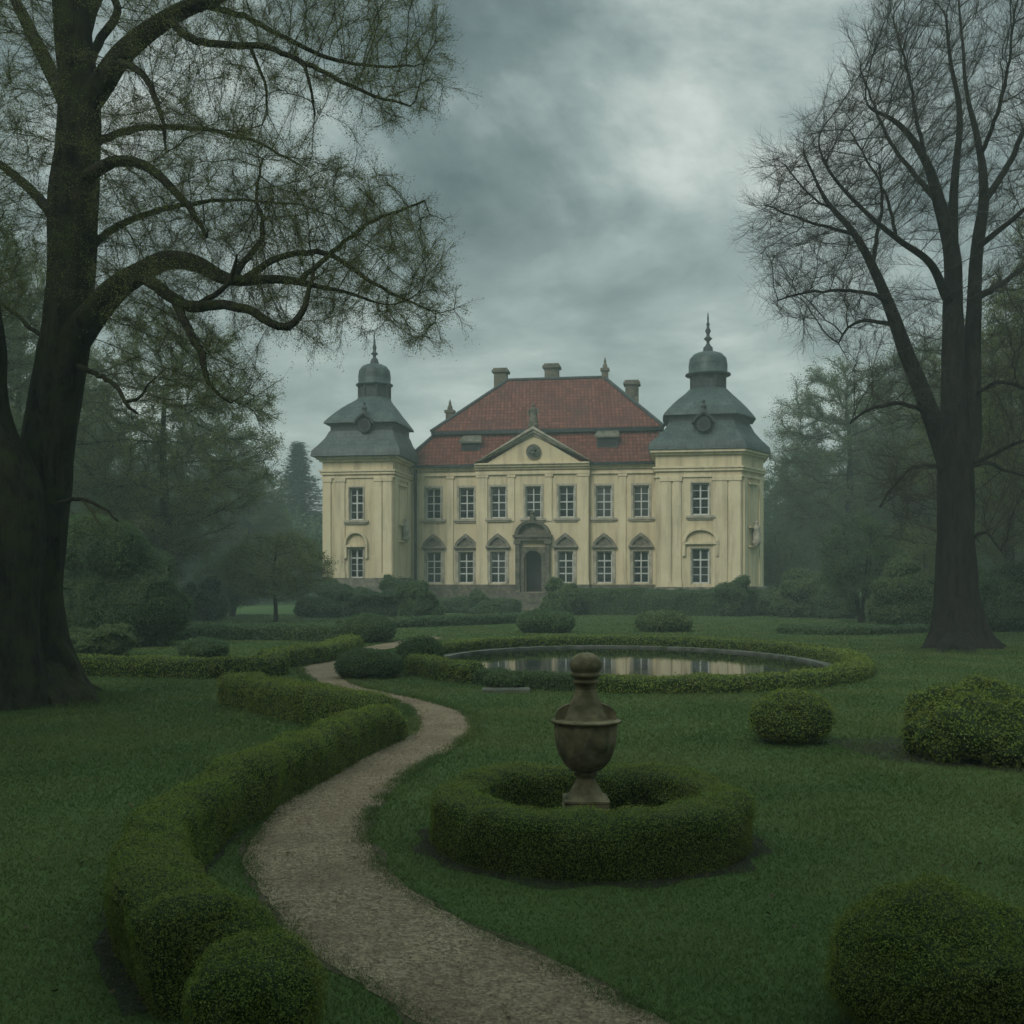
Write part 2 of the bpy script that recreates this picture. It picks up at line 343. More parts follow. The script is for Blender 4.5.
g = MB(); g.ngon(ell(PA - 0.1, PB - 0.1, z=-0.035)); tag(g.build('pond_water', M['water']), kind='structure')
g = MB(); loft(g, [ell(PA + .02, PB + .02, z=-0.3), ell(PA + .02, PB + .02, z=0.03), ell(PA - 0.22, PB - 0.22, z=0.02), ell(PA - 0.22, PB - 0.22, z=-0.3)], cap0=False, cap1=False)
tag(tag(g.build('pond_coping', M['coping'], smooth=False), 'pale stone coping ring edging the round pond', 'coping'))

PATH = [((600, 1180), (1000, 1180)), ((470, 1060), (740, 1060)), ((391, 1003), (647, 1015)), ((340, 968), (600, 991)), ((297, 937), (545, 960)), ((265, 898), (452, 918)), ((250, 870), (398, 884)),
        ((249, 848), (371, 855)), ((270, 816), (364, 828)), ((305, 788), (376, 806)), ((352, 761), (402, 779)), ((385, 745), (432, 760)), ((408, 733), (462, 742)),
        ((414, 722), (475, 729)), ((409, 711), (468, 714)), ((396, 703), (448, 706)), ((375, 697), (421, 699)), ((340, 691), (381, 691)), ((316, 684), (357, 684)),
        ((304, 675), (346, 676)), ((301, 667), (343, 668)), ((313, 660), (346, 660)), ((340, 651.5), (372, 653)), ((385, 643), (412, 646)), ((425, 636), (446, 638))]
PL = smooth_line([gp(*a) for a, b in PATH], 0.35); PR = smooth_line([gp(*b) for a, b in PATH], 0.35)
# the same number of points on both edges
nP = 220; 
def by_key(E): 
    pts = [gp(*E[k]) for k in range(len(E))]; out = []
    P = np.asarray(pts); Pp = np.concatenate([2 * P[:1] - P[1:2], P, 2 * P[-1:] - P[-2:-1]])
    for k in range(1, len(Pp) - 2):
        p0, p1, p2, p3 = Pp[k - 1:k + 3]
        for t in np.arange(16) / 16: out.append(0.5 * ((2 * p1) + (p2 - p0) * t + (2 * p0 - 5 * p1 + 4 * p2 - p3) * t * t + (3 * p1 - p0 - 3 * p2 + p3) * t ** 3))
    out.append(P[-1]); return np.array(out)
PL, PR = by_key([a for a, b in PATH]), by_key([b for a, b in PATH])
rp = np.random.default_rng(3)
g = MB(); rows = []
for k in range(len(PL)):
    a, b = PL[k], PR[k]; j = 0.05 * nz(a, 1.7) + .04 * nz(a, 6); w = np.linspace(-0.02 + j, 1.02 + 0.05 * nz(b, 1.7, 5) + .04 * nz(b, 6, 2), 7)
    row = a + (b - a) * w[:, None]; row[:, 2] = 0.006; rows.append(row)
rows = np.array(rows); n_, m_ = rows.shape[:2]
q = [(k * m_ + i, k * m_ + i + 1, (k + 1) * m_ + i + 1, (k + 1) * m_ + i) for k in range(n_ - 1) for i in range(m_ - 1)]
g.add(rows.reshape(-1, 3), q); tag(g.build('gravel_path', M['gravel'], smooth=False), kind='structure')
g = MB(); rows = []                          # trodden earth showing along the edges
for k in range(len(PL)):
    a, b = PL[k], PR[k]; wd_ = np.linalg.norm(b - a); m1, m2 = (.07 + .09 * nz(a, 2.2, 3)) / wd_, (.07 + .09 * nz(b, 2.2, 6)) / wd_
    row = a + (b - a) * np.array((-max(m1, 0), 1 + max(m2, 0)))[:, None]; row[:, 2] = .003; rows.append(row)
rows = np.array(rows); g.add(rows.reshape(-1, 3), [(2 * k, 2 * k + 1, 2 * k + 3, 2 * k + 2) for k in range(len(rows) - 1)]); tag(g.build('path_earth', M['path_earth'], smooth=False), kind='structure')
PATH_POLY = np.concatenate([PL, PR[::-1]])

# ------------------------------------------------------------------ the manor
TH = R(9.0); cT, sT = math.cos(TH), math.sin(TH); Y0 = 86.0; X0 = (533 - 512) / F * Y0
def U(px, v): t = (px - 512) / F; return (t * (Y0 + v * cT) - X0 - v * sT) / (cT + t * sT)
def W(px, py, v): u = U(px, v); return H + (HY - py) / F * (Y0 - u * sT + v * cT)
manor = empty('manor_house', (X0, Y0, 0), -TH)
tag(manor, 'yellow baroque manor house with red tiled roof and two domed corner towers', 'manor house')

def wall_holes(mb, u0, u1, w0, w1, v, holes, depth=0.22, thick=0.5):
    us = sorted({u0, u1, *[h[0] for h in holes], *[h[1] for h in holes]}); ws = sorted({w0, w1, *[h[2] for h in holes], *[h[3] for h in holes]})
    for a, b in zip(us[:-1], us[1:]):
        for c, d in zip(ws[:-1], ws[1:]):
            cu, cw = (a + b) / 2, (c + d) / 2
            if any(h[0] < cu < h[1] and h[2] < cw < h[3] for h in holes): continue
            mb.add([(a, v, c), (b, v, c), (b, v, d), (a, v, d)], [(0, 1, 2, 3)])
    for a, b, c, d in holes:
        for P, Q in (((a, c), (a, d)), ((a, d), (b, d)), ((b, d), (b, c)), ((b, c), (a, c))):
            mb.add([(P[0], v, P[1]), (Q[0], v, Q[1]), (Q[0], v + depth, Q[1]), (P[0], v + depth, P[1])], [(0, 1, 2, 3)])
def make_window(name, w, h, transoms, bars, v, bw=0.085):
    f = MB(); d0, d1 = 0.03, 0.12
    box(f, -w / 2, -w / 2 + bw, d0, d1, 0, h); box(f, w / 2 - bw, w / 2, d0, d1, 0, h)
    box(f, -w / 2 + bw, w / 2 - bw, d0, d1, 0, bw); box(f, -w / 2 + bw, w / 2 - bw, d0, d1, h - bw, h)
    box(f, -bw * .55, bw * .55, d0 - .004, d1 - .01, bw, h - bw)
    for t in transoms: box(f, -w / 2 + bw, w / 2 - bw, d0 + .004, d1 - .014, h * t - bw * .55, h * t + bw * .55)
    for t in bars: box(f, -w / 2 + bw, w / 2 - bw, d0 + .03, d1 - .02, h * t - .022, h * t + .022)
    o = f.build('window', M['window_white'], manor, smooth=False)
    p = MB(); p.add([(-w / 2 + .02, .09, .02), (w / 2 - .02, .09, .02), (w / 2 - .02, .09, h - .02), (-w / 2 + .02, .09, h - .02)], [(0, 1, 2, 3)])
    p.build('pane', M['glass'], o, smooth=False); return o
def window_surround(o, w, h, sill=True, b=0.17):
    s = MB(); box(s, -w / 2 - b, -w / 2 - .003, -.2 - .06, -.19, -.03, h + b); box(s, w / 2 + .003, w / 2 + b, -.26, -.19, -.03, h + b); box(s, -w / 2 - .003, w / 2 + .003, -.257, -.19, h + .003, h + b)
    s.build('surround', M['pale_stone'], o, smooth=False)
    if sill:
        s = MB(); box(s, -w / 2 - .42, w / 2 + .42, -.40, -.19, -.2, -.034); box(s, -w / 2 - .3, w / 2 + .3, -.32, -.19, -.32, -.203); s.build('sill', M['pale_stone'], o, smooth=False)
def place(o, u, v, w): o.location = (u, v, w)
def ogee(w, h, n=18):
    t = np.linspace(-1, 1, n + 1); z = h * (0.78 * (1 - np.abs(t) ** 2.2) ** 0.72 + 0.22 * np.clip(1 - np.abs(t) * 2.3, 0, 1)); return np.stack([t * w / 2, z], 1)
def prism(mb, poly, v0, v1, mat=0):       # poly: (u, w) points, counter-clockwise seen from the front
    a = [(p[0], v0, p[1]) for p in poly]; b = [(p[0], v1, p[1]) for p in poly]; return loft(mb, [a, b], mat)
def hood(o, w, h0, h, arch=False):         # the small gable over a ground floor window
    s = MB(); z = h0 + .42
    box(s, -w / 2 - .36, w / 2 + .36, -.50, -.19, z - .14, z); box(s, -w / 2 - .22, w / 2 + .22, -.36, -.19, z - .26, z - .143)
    c = ogee(w + .62, h); outer = np.concatenate([c, c[::-1] * (0.74, 0.66) + (0, .04)])
    for k in range(len(c) - 1):
        a, b = c[k], c[k + 1]; a2, b2 = a * (0.76, 0.70), b * (0.76, 0.70)
        loft(s, [[(p[0], v, p[1] + z) for p in (a, a2, b2, b)] for v in (-.46, -.19)])
    prism(s, [(p[0] * .78, p[1] * .74 + z + .003) for p in c], -.27, -.19)
    s.build('window_gable', M['stone'], o, smooth=False)

pw = 0.0
hU = (W(533, 518, 0), W(533, 486.8, 0)); hL = (W(533, 583, 0), W(533, 551.5, 0)); wE = W(533, 464.5, 0); wS = W(533, 474, 0); wP = W(533, 584.5, 0)
UPX = [433.2, 466.6, 498.4, 533.3, 566.5, 603.8, 641.2]; LOX = [433.7, 466, 498, None, 565.5, 604.2, 641]
VR = -0.45                                  # the projecting middle
ww = 1.2
wm = MB(); cen = MB()
uL, uR = U(404, 0), U(666, 0); rL, rR = U(476, VR), U(589, VR)
def hol(u, hw): return (u - ww / 2, u + ww / 2, hw[0], hw[1])
ho = {}
for k in range(7):
    v = VR if k in (2, 3, 4) else 0.0
    ho[k] = [hol(U(UPX[k], v), hU)] + ([hol(U(LOX[k], v), hL)] if LOX[k] else [])
doorU = U(533, VR); dW, dTop, dBot = 1.35, W(533, 550.5, VR), W(533, 592, VR)
wall_holes(wm, uL, rL, -0.3, wE, 0, ho[0] + ho[1]); wall_holes(wm, rR, uR, -0.3, wE, 0, ho[5] + ho[6])
wall_holes(wm, rL, rR, -0.3, wE, VR, ho[2] + ho[3] + ho[4] + [(doorU - dW / 2, doorU + dW / 2, dBot, dTop)], depth=1.2)
for u in (rL, rR): wm.add([(u, VR, -.3), (u, 0, -.3), (u, 0, wE), (u, VR, wE)], [(0, 1, 2, 3)])
D = 13.0
for u in (uL, uR): wm.add([(u, 0, -.3), (u, D, -.3), (u, D, wE), (u, 0, wE)], [(0, 1, 2, 3)])
wm.add([(uL, D, -.3), (uR, D, -.3), (uR, D, wE), (uL, D, wE)], [(0, 1, 2, 3)])
wm.build('wall', M['plaster'], manor, smooth=False)
first = None
for k in range(7):
    v = (VR if k in (2, 3, 4) else 0.0) + .2; u = U(UPX[k], v - .2)
    if first is None:
        first = make_window('window', ww, hU[1] - hU[0], (.5,), (.26, .75), 0); window_surround(first, ww, hU[1] - hU[0]); o = first
    else: o = copy_tree(first)
    place(o, u, v, hU[0])
first = None
for k in range(7):
    if not LOX[k]: continue
    v = (VR if k in (2, 4) else 0.0) + .2; u = U(LOX[k], v - .2)
    if first is None:
        hh = hL[1] - hL[0]; first = make_window('window', ww, hh, (.30, .70), (.5,), 0); window_surround(first, ww, hh, False, .26); hood(first, ww, hh, 1.0); o = first
    else: o = copy_tree(first)
    place(o, u, v, hL[0])

tr = MB()                                   # plinth and cornices
def band(mb, z0, z1, p, segs):
    for (a, b, v) in segs: box(mb, a, b, v - p, v + .1, z0, z1)
SEG = [(uL, rL - .002, 0), (rL - .05, rR + .05, VR), (rR + .002, uR, 0)]
pl = MB(); 
for (a, b, v) in SEG:
    if v == VR:
        p2 = MB(); box(p2, a, doorU - 1.2, v - .2, v + .1, -.3, wP); p2.build('plinth', M['dark_stone'], manor, smooth=False); p2 = MB(); box(p2, doorU + 1.2, b, v - .2, v + .1, -.3, wP); p2.build('plinth', M['dark_stone'], manor, smooth=False)
    else: p2 = MB(); box(p2, a, b, v - .18, v + .1, -.3, wP); p2.build('plinth', M['dark_stone'], manor, smooth=False)
band(tr, wS - .07, wS + .1, .16, SEG); band(tr, wS + .1, wS + .2, .09, SEG)
tr.build('string_course', M['trim'], manor, smooth=False)
tr = MB(); band(tr, wE - .42, wE - .24, .18, SEG); band(tr, wE - .237, wE - .06, .36, SEG); band(tr, wE - .057, wE + .06, .52, SEG)
tr.build('cornice', M['trim'], manor, smooth=False)
PILX = [(419.5, 424, 0), (447.5, 453.5, 0), (477, 487.5, VR), (508, 514.5, VR), (546, 552, VR), (578, 588.5, VR), (619, 626, 0)]
for a, b, v in PILX:
    p = MB(); ua, ub = U(a, v), U(b, v); zb = wP if not (a > 500 and a < 550) else W(533, 521, VR)
    box(p, ua, ub, v - .09, v + .05, zb, wS - .28); box(p, ua - .08, ub + .08, v - .14, v + .05, wS - .277, wS - .075)
    if zb == wP: box(p, ua - .06, ub + .06, v - .13, v + .05, wP, wP + .3)
    p.build('pilaster', M['trim'], manor, smooth=False)
ud = U(416.3, 0); p = MB(); tube(p, [(ud, -.22, wE - .1), (ud, -.22, 5), (ud, -.22, .2)], .11, 8); p.build('downpipe', M['lead'], manor)

# door, portal
door = MB(); a = dW / 2; arcz = dTop - a
door.add([(doorU - a, VR + 1.15, dBot), (doorU + a, VR + 1.15, dBot), (doorU + a, VR + 1.15, dTop), (doorU - a, VR + 1.15, dTop)], [(0, 1, 2, 3)])
for s in (-1, 1):
    for z0, z1 in ((.12, .38), (.42, .68)): box(door, doorU + s * a * .5 - .26, doorU + s * a * .5 + .26, VR + 1.1, VR + 1.147, dBot + (dTop - dBot) * z0, dBot + (dTop - dBot) * z1)
door.build('door', M['door'], manor, smooth=False)
po = MB(); zi = W(533, 535, VR)             # impost of the portal
tA = np.linspace(0, PI, 17)
inner = np.stack([doorU + a * np.cos(tA), arcz + a * np.sin(tA)], 1)
sq = []
for t in tA:
    x = doorU + (a + .28) * (math.cos(t) / max(abs(math.cos(t)), abs(math.sin(t)))); z = arcz + (a + .28) * math.sin(t) / max(abs(math.cos(t)), abs(math.sin(t))); sq.append((x, z))
for k in range(16):
    loft(po, [[(p[0], v, p[1]) for p in (inner[k], sq[k], sq[k + 1], inner[k + 1])] for v in (VR - .16, VR + .3)])
for s in (-1, 1):
    x0, x1 = sorted((doorU + s * a, doorU + s * (a + .28))); box(po, x0, x1, VR - .16, VR + .3, dBot, arcz - .002)
    x0, x1 = sorted((doorU + s * (a + .283), doorU + s * (a + .72))); box(po, x0, x1, VR - .42, VR + .05, dBot - .2, dBot + .5); box(po, x0 + .05, x1 - .05, VR - .36, VR + .05, dBot + .503, zi - .72); box(po, x0 - .06, x1 + .06, VR - .46, VR + .05, zi - .717, zi - .45)
box(po, doorU - a - .85, doorU + a + .85, VR - .58, VR + .05, zi - .2, zi); box(po, doorU - a - .72, doorU + a + .72, VR - .46, VR + .05, zi - .447, zi - .203)
Ra = a + .72; Ro = W(533, 520.5, VR) - zi
for k in range(16):
    P = lambda t, f: (doorU + Ra * f * math.cos(t), zi + .002 + Ro * f * math.sin(t))
    loft(po, [[(p[0], v, p[1]) for p in (P(tA[k], .8), P(tA[k], 1.0), P(tA[k + 1], 1.0), P(tA[k + 1], .8))] for v in (VR - .55, VR + .05)])
prism(po, [(doorU + Ra * .82 * math.cos(t), zi + .004 + Ro * .82 * math.sin(t)) for t in tA], VR - .16, VR + .05)
lathe(po, [(.0, 0), (.2, .05), (.24, .3), (.14, .5), (.2, .65), (.0, .85)], 10, (doorU, VR - .3, zi + Ro - .05))
po.build('portal', M['dark_stone'], manor, smooth='auto')
st = MB()
for k in range(9): box(st, doorU - 1.6 - .16 * k, doorU + 1.6 + .16 * k, VR - .9 - .34 * k, VR - .05 - .002 * k, -.2, dBot - .02 - k * .175)
st.build('steps', M['dark_stone'], manor, smooth=False)

# main roof: two red tiers
vb = 1.7; zb = W(533, 429, vb); vr = 6.5; zr = W(533, 379.5, vr)
e0, e1 = U(400, -.55), U(670, -.55); b0, b1 = U(439, vb), U(657.5, vb); r0, r1 = U(508, vr), U(604, vr)
ze = wE + .06
def quad(mb, P, n=(1, 1), mat=0): return mb.add(P, [(0, 1, 2, 3)], mat)
rf = MB(); Dn = D + .55
E = [(e0, -.55, ze), (e1, -.55, ze), (e1, Dn, ze), (e0, Dn, ze)]; B = [(b0, vb, zb), (b1, vb, zb), (b1, D - vb, zb), (b0, D - vb, zb)]
loft(rf, [E, B], cap0=True, cap1=True)
o2 = .28; B2 = [(b0 - .5, vb - .65, zb - .1), (b1 + .5, vb - .65, zb - .1), (b1 + .5, D - vb + .65, zb - .1), (b0 - .5, D - vb + .65, zb - .1)]
T = [(r0, vr, zr), (r1, vr, zr)]
rf.add(B2 + T, [(0, 1, 5, 4), (2, 3, 4, 5)]); rf.add([B2[1], B2[2], T[1]], [(0, 1, 2)]); rf.add([B2[3], B2[0], T[0]], [(0, 1, 2)])
roof = rf.build('roof', M['tile'], manor, smooth=False)
rd = MB()
def ridge(P, Q, r=.16): tube(rd, [P, (np.array(P) + Q) / 2, Q], r, 8)
ridge(T[0], T[1], .17); ridge(B2[0], T[0]); ridge(B2[1], T[1]); ridge(E[0], B[0]); ridge(E[1], B[1])
loft(rd, [[(p[0], p[1], p[2] - .28) for p in B2], [(p[0], p[1], p[2] - .015) for p in B2]]); 
loft(rd, [[(p[0], p[1], p[2] - .22) for p in E], [(p[0], p[1], p[2] - .012) for p in E]])
rd.build('ridge_capping', M['lead'], roof)
def chimney(px, py0, py1, wpx, v, spire=False):
    c = MB(); u = U(px, v); z0, z1 = W(px, py1, v) - 1.2, W(px, py0, v); w = wpx / F * 90 / 2
    if not spire:
        box(c, -w, w, -.5, .5, z0, z1 - .38); box(c, -w - .16, w + .16, -.66, .66, z1 - .377, z1 - .16); box(c, -w - .05, w + .05, -.55, .55, z1 - .157, z1)
    else:
        h = z1 - z0 - 1.2; box(c, -w, w, -w, w, z0, z1 - h * .62); box(c, -w - .1, w + .1, -w - .1, w + .1, z1 - h * .617, z1 - h * .5)
        lathe(c, [(w * .8, z1 - h * .497), (w * .7, z1 - h * .36), (w * .36, z1 - h * .25), (w * .42, z1 - h * .18), (.05, z1 - h * .08), (.02, z1)], 10)
    o = c.build('chimney' if not spire else 'roof_pinnacle', M['dark_stone'], roof, smooth=False); o.location = (u, v, 0)
chimney(501, 369, 385, 13, 7.2); chimney(552, 364.5, 381, 14, 7.2); chimney(632, 381, 404, 13, 7.0)
chimney(450, 399, 422, 7.5, 5.2, True); chimney(605, 357, 380, 6.5, 6.5, True)
for x0, x1, yt, yb in ((461, 480, 434.5, 453), (596.5, 618, 429, 447.5)):
    d = MB(); v = .35; u0, u1, z0, z1 = U(x0, v), U(x1, v), W(x0, yb, v), W(x0, yt, v); zm = z0 + (z1 - z0) * .52
    box(d, u0, u1, v, v + 2.0, z0, zm, 1); 
    loft(d, [[(u0 - .15, v - .25, zm), (u1 + .15, v - .25, zm), (u1 + .15, v - .25, zm + .12), (u0 - .15, v - .25, zm + .12)], [(u0 + .05, v + 1.0, z1), (u1 - .05, v + 1.0, z1), (u1 - .05, v + 1.0, z1 + .12), (u0 + .05, v + 1.0, z1 + .12)]])
    box(d, u0 + .15, u1 - .15, v - .03, v + .01, z0 + .15, zm - .1, 2)
    d.build('dormer', [M['dark_stone'], M['lead'], M['door']], roof, smooth=False)

# pediment
p = MB(); pu0, pu1, pc_ = U(474, VR - .5), U(592, VR - .5), U(533, VR - .5); pz0 = wE + .065; pz1 = W(533, 426, VR - .5)
th = .62
for A_, B_ in (((pu0, pz0), (pc_, pz1)), ((pc_, pz1), (pu1, pz0))):
    d = np.array((B_[0] - A_[0], B_[1] - A_[1])); d /= np.linalg.norm(d)
    for k, (o_, t_, pr) in enumerate(((0, .2, .62), (.203, .2, .45), (.406, .18, .25))):
        a0 = [(A_[0], A_[1] - o_ / abs(d[0])), (B_[0], B_[1] - o_ / abs(d[0])), (B_[0], B_[1] - (o_ + t_) / abs(d[0])), (A_[0], A_[1] - (o_ + t_) / abs(d[0]))]
        a0 = [(x, max(z, pz0)) for x, z in a0]
        loft(p, [[(x, vv, z) for x, z in a0] for vv in (VR - pr, VR + 2.8)], cap0=True)
p.build('pediment', M['pale_stone'], manor, smooth=False)
p = MB(); prism(p, [(pu0 + .9, pz0 + .003), (pu1 - .9, pz0 + .003), (pc_, pz1 - .62)], VR - .12, VR + 2.0); p.build('gable_field', M['plaster'], manor, smooth=False)
p = MB(); mz = W(533, 452, VR)
tA2 = np.linspace(0, 2 * PI, 28, endpoint=False)
for r_, v0, v1, m in ((.58, VR - .3, VR - .11, 0), (.44, VR - .34, VR - .303, 1)):
    prism(p, [(pc_ + r_ * math.cos(t), mz + r_ * math.sin(t)) for t in tA2], v0, v1, m)
for x, z, r_ in ((-.1, .16, .16), (.14, .1, .13), (.0, -.12, .18), (.18, -.15, .1), (-.2, -.08, .1), (.05, .24, .1)):
    lathe(p, [(.001, -r_), (r_ * .7, -r_ * .7), (r_, 0), (r_ * .7, r_ * .7), (.001, r_)], 8, (pc_ + x, VR - .36, mz + z), 1)
p.build('medallion', [M['dark_stone'], M['coping']], manor)
p = MB(); sx, sv = pc_, VR - .2; sz = pz1 - .12            # draped figure on the gable
box(p, sx - .36, sx + .36, sv - .34, sv + .34, sz, sz + .36)
lathe(p, [(.34, .36), (.36, .6), (.27, 1.0), (.25, 1.15), (.31, 1.42), (.27, 1.52), (.10, 1.58), (.09, 1.63), (.14, 1.7), (.145, 1.8), (.09, 1.9), (.0, 1.93)], 12, (sx, sv, sz))
tube(p, [(sx + .27, sv, sz + 1.46), (sx + .42, sv - .08, sz + 1.22), (sx + .3, sv - .26, sz + 1.04)], [.1, .085, .06], 8); tube(p, [(sx - .27, sv, sz + 1.46), (sx - .42, sv - .05, sz + 1.2), (sx - .34, sv - .12, sz + .92)], [.1, .085, .06], 8)
p.build('gable_statue', M['dark_stone'], manor)

# towers
def tower(poly_px, P_, rear, eave_py, line_py, frieze_py, base_py, wins, arch, pils, prof, centre_px, lant):
    vF = -P_; u0, u1 = U(poly_px[0], vF), U(poly_px[1], vF); cxp = (poly_px[0] + poly_px[1]) / 2
    ch = poly_px[2] if len(poly_px) > 2 else None; poly = [(u0, vF), (u1, vF)] + ([(u1 + ch[0], vF + ch[1]), (u1 + ch[0], rear)] if ch else [(u1, rear)]) + [(u0, rear)]
    zE, zL, zF, zB = (W(cxp, y, vF) for y in (eave_py, line_py, frieze_py, base_py))
    m = MB(); hs = []
    for (cx, w_, y0, y1) in wins:
        uu = U(cx, vF); w2 = w_ / F * 80; hs.append((uu - w2 / 2, uu + w2 / 2, W(cx, y1, vF), W(cx, y0, vF)))
    wall_holes(m, u0, u1, -.3, zE, vF, hs)
    for (a_, b_) in zip(poly[1:], poly[2:] + poly[:1]):
        if (a_, b_) != (poly[0], poly[1]): m.add([(*a_, -.3), (*b_, -.3), (*b_, zE), (*a_, zE)], [(0, 1, 2, 3)])
    m.build('tower_wall', M['plaster'], manor, smooth=False)
    c = np.mean(np.array(poly), 0)
    def off(d):
        P = np.array(poly, float); n = len(P); out = []
        for i in range(n):
            e1_ = P[i] - P[i - 1]; e2_ = P[(i + 1) % n] - P[i]; n1 = np.array((e1_[1], -e1_[0])) / np.linalg.norm(e1_); n2 = np.array((e2_[1], -e2_[0])) / np.linalg.norm(e2_)
            out.append(P[i] + d * (n1 + n2) / (1 + np.dot(n1, n2)))
        return out
    def ringband(mb, z0, z1, d): loft(mb, [[(x, y, z) for x, y in off(d)] for z in (z0, z1)])
    t = MB(); ringband(t, zL - .1, zL + .1, .14); ringband(t, zL + .1, zL + .22, .22); ringband(t, zF - .08, zF + .06, .1); ringband(t, zE - .36, zE - .2, .2); ringband(t, zE - .197, zE - .02, .4)
    t.build('tower_cornice', M['trim'], manor, smooth=False)
    t = MB(); ringband(t, -.3, zB, .12); t.build('tower_plinth', M['stone'], manor, smooth=False)
    zB2 = zB
    for a_, b_ in pils:
        q_ = MB(); ua, ub = U(a_, vF), U(b_, vF); box(q_, ua, ub, vF - .1, vF + .03, zB2, zF - .35); box(q_, ua - .07, ub + .07, vF - .15, vF + .03, zF - .347, zF - .085); box(q_, ua - .06, ub + .06, vF - .16, vF + .03, zB2, zB2 + .4)
        q_.build('tower_pilaster', M['trim'], manor, smooth=False)
    # the slanting side: pilaster, niche with a worn statue
    a_, b_ = np.array(poly[1]), np.array(poly[2]); d_ = b_ - a_; Ls = np.linalg.norm(d_); d_ /= Ls; nn = np.array((d_[1], -d_[0])); S = lambda s, o: a_ + d_ * s + nn * o
    Ls = min(Ls, 5.3)
    q_ = MB()
    for s0, s1 in ((.08, .22), (.78, .95)):
        loft(q_, [[(*S(s0 * Ls, .0), z), (*S(s0 * Ls, .1), z), (*S(s1 * Ls, .1), z), (*S(s1 * Ls, .0), z)] for z in (zB, zF - .1)])
    q_.build('tower_pilaster', M['trim'], manor, smooth=False)
    q_ = MB()
    for z0, z1, o_ in ((zB + (zF - zB) * .02, zB + (zF - zB) * .36, .05), (zB + (zF - zB) * .55, zB + (zF - zB) * .93, .05)):
        loft(q_, [[(*S(.34 * Ls, -.02), z), (*S(.34 * Ls, o_), z), (*S(.66 * Ls, o_), z), (*S(.66 * Ls, -.02), z)] for z in (z0, z1)])
        for zz in (z0 - .12, z1 + .003): loft(q_, [[(*S(.3 * Ls, -.02), z), (*S(.3 * Ls, .22), z), (*S(.7 * Ls, .22), z), (*S(.7 * Ls, -.02), z)] for z in (zz, zz + .117)])
    q_.build('niche', M['trim'], manor, smooth=False)
    q_ = MB(); sc_ = S(.5 * Ls, .3); z0 = zB + (zF - zB) * .375
    lathe(q_, [(.1, -.1), (.3, .15), (.34, .3), (.26, .5), (.3, .9), (.22, 1.1), (.3, 1.35), (.1, 1.5), (.14, 1.62), (.13, 1.75), (0, 1.83)], 10, (sc_[0], sc_[1], z0)); q_.build('niche_statue', M['pale_stone'], manor)
    # windows
    for k, h_ in enumerate(hs):
        w2, h2 = h_[1] - h_[0], h_[3] - h_[2]
        o = make_window('window', w2, h2, (.52,) if k == 0 else (.68,), (.25, .77) if k == 0 else (.25, .47), 0, .1); window_surround(o, w2, h2, k == 0, .1); place(o, (h_[0] + h_[1]) / 2, vF + .2, h_[2])
        if k == 1:
            q_ = MB(); hw = (arch[1] - arch[0]) / F * 80 / 2; zt = W(cxp, arch[2], vF) - h_[2]; zb_ = W(cxp, arch[3], vF) - h_[2]; ta = np.linspace(0.0, PI, 15)
            fx = lambda t_, f: (hw * f * math.cos(t_), zb_ + (zt - zb_) * f * math.sin(t_) ** .9)
            for i in range(14): loft(q_, [[(x, v_, z) for x, z in (fx(ta[i], .84), fx(ta[i], 1), fx(ta[i + 1], 1), fx(ta[i + 1], .84))] for v_ in (-.46, -.19)])
            box(q_, -hw, hw, -.42, -.19, zb_ - .16, zb_ - .003)
            for s_ in (-1, 1): x0, x1 = sorted((s_ * hw, s_ * (hw - .2))); box(q_, x0, x1, -.40, -.19, zb_ - 1.0, zb_ - .163)
            q_.build('arched_hood', M['trim'], o, smooth=False)
    # bell shaped roof in two tiers, lantern, small dome, finial.  prof: (half width px, py, roundness)
    hw0 = prof[0][0]; cu = U(centre_px, vF + 2.9); Yc = None
    vc = (vF + min(rear, vF + 5.6)) / 2 if not ch else vF + 3.0
    cu = U(centre_px, vc); scx = (Y0 - cu * sT + vc * cT) / F
    Pn = np.array(off(0.0)) ; ext = np.array(off(.5 if ch else .72))
    # eave outline: the wall outline pushed out; rear side cut to a square plan
    if not ch: ext[:, 1] = np.minimum(ext[:, 1], vF + 6.6)
    else: ext[:, 1] = np.minimum(ext[:, 1], vF + 7.0)
    cc = np.array((cu, vc))
    def outline(f, rnd):
        n_e = 8; pts = []
        for i in range(len(ext)):
            for t_ in np.arange(n_e) / n_e: pts.append(ext[i] * (1 - t_) + ext[(i + 1) % len(ext)] * t_)
        P = np.array(pts) - cc; rad = np.linalg.norm(P, axis=1, keepdims=True); rm = hw0 * scx
        return cc + (P * (1 - rnd) + P / rad * rm * rnd) * f
    rl = []
    for hwp, py, rnd in prof:
        z = H + (HY - py) * scx if py != prof[0][1] else zE
        rl.append([(x, y, z) for x, y in outline(hwp / hw0, rnd)])
    r_ = MB(); loft(r_, rl[:6]); loft(r_, rl[5:7], 1, False, False); loft(r_, rl[6:])
    tr_ = r_.build('tower_roof', [M['copper'], M['lead']], manor, smooth='auto')
    l_ = MB(); lathe(l_, [(lant[0] * scx, H + (HY - lant[1]) * scx), (lant[0] * scx, H + (HY - lant[2]) * scx)], 8, (cu, vc, 0), rot=PI / 8)
    for i in range(8):
        an = PI / 8 + i * PI / 4; tube(l_, [(cu + lant[0] * scx * math.cos(an), vc + lant[0] * scx * math.sin(an), H + (HY - y_) * scx) for y_ in (lant[1], lant[2])], .09, 6)
    l_.build('lantern', M['lead'], tr_, smooth=False)
    l_ = MB(); lathe(l_, [(r__ * scx, H + (HY - y_) * scx) for r__, y_ in lant[3]], 24, (cu, vc, 0)); l_.build('dome', M['copper'], tr_)
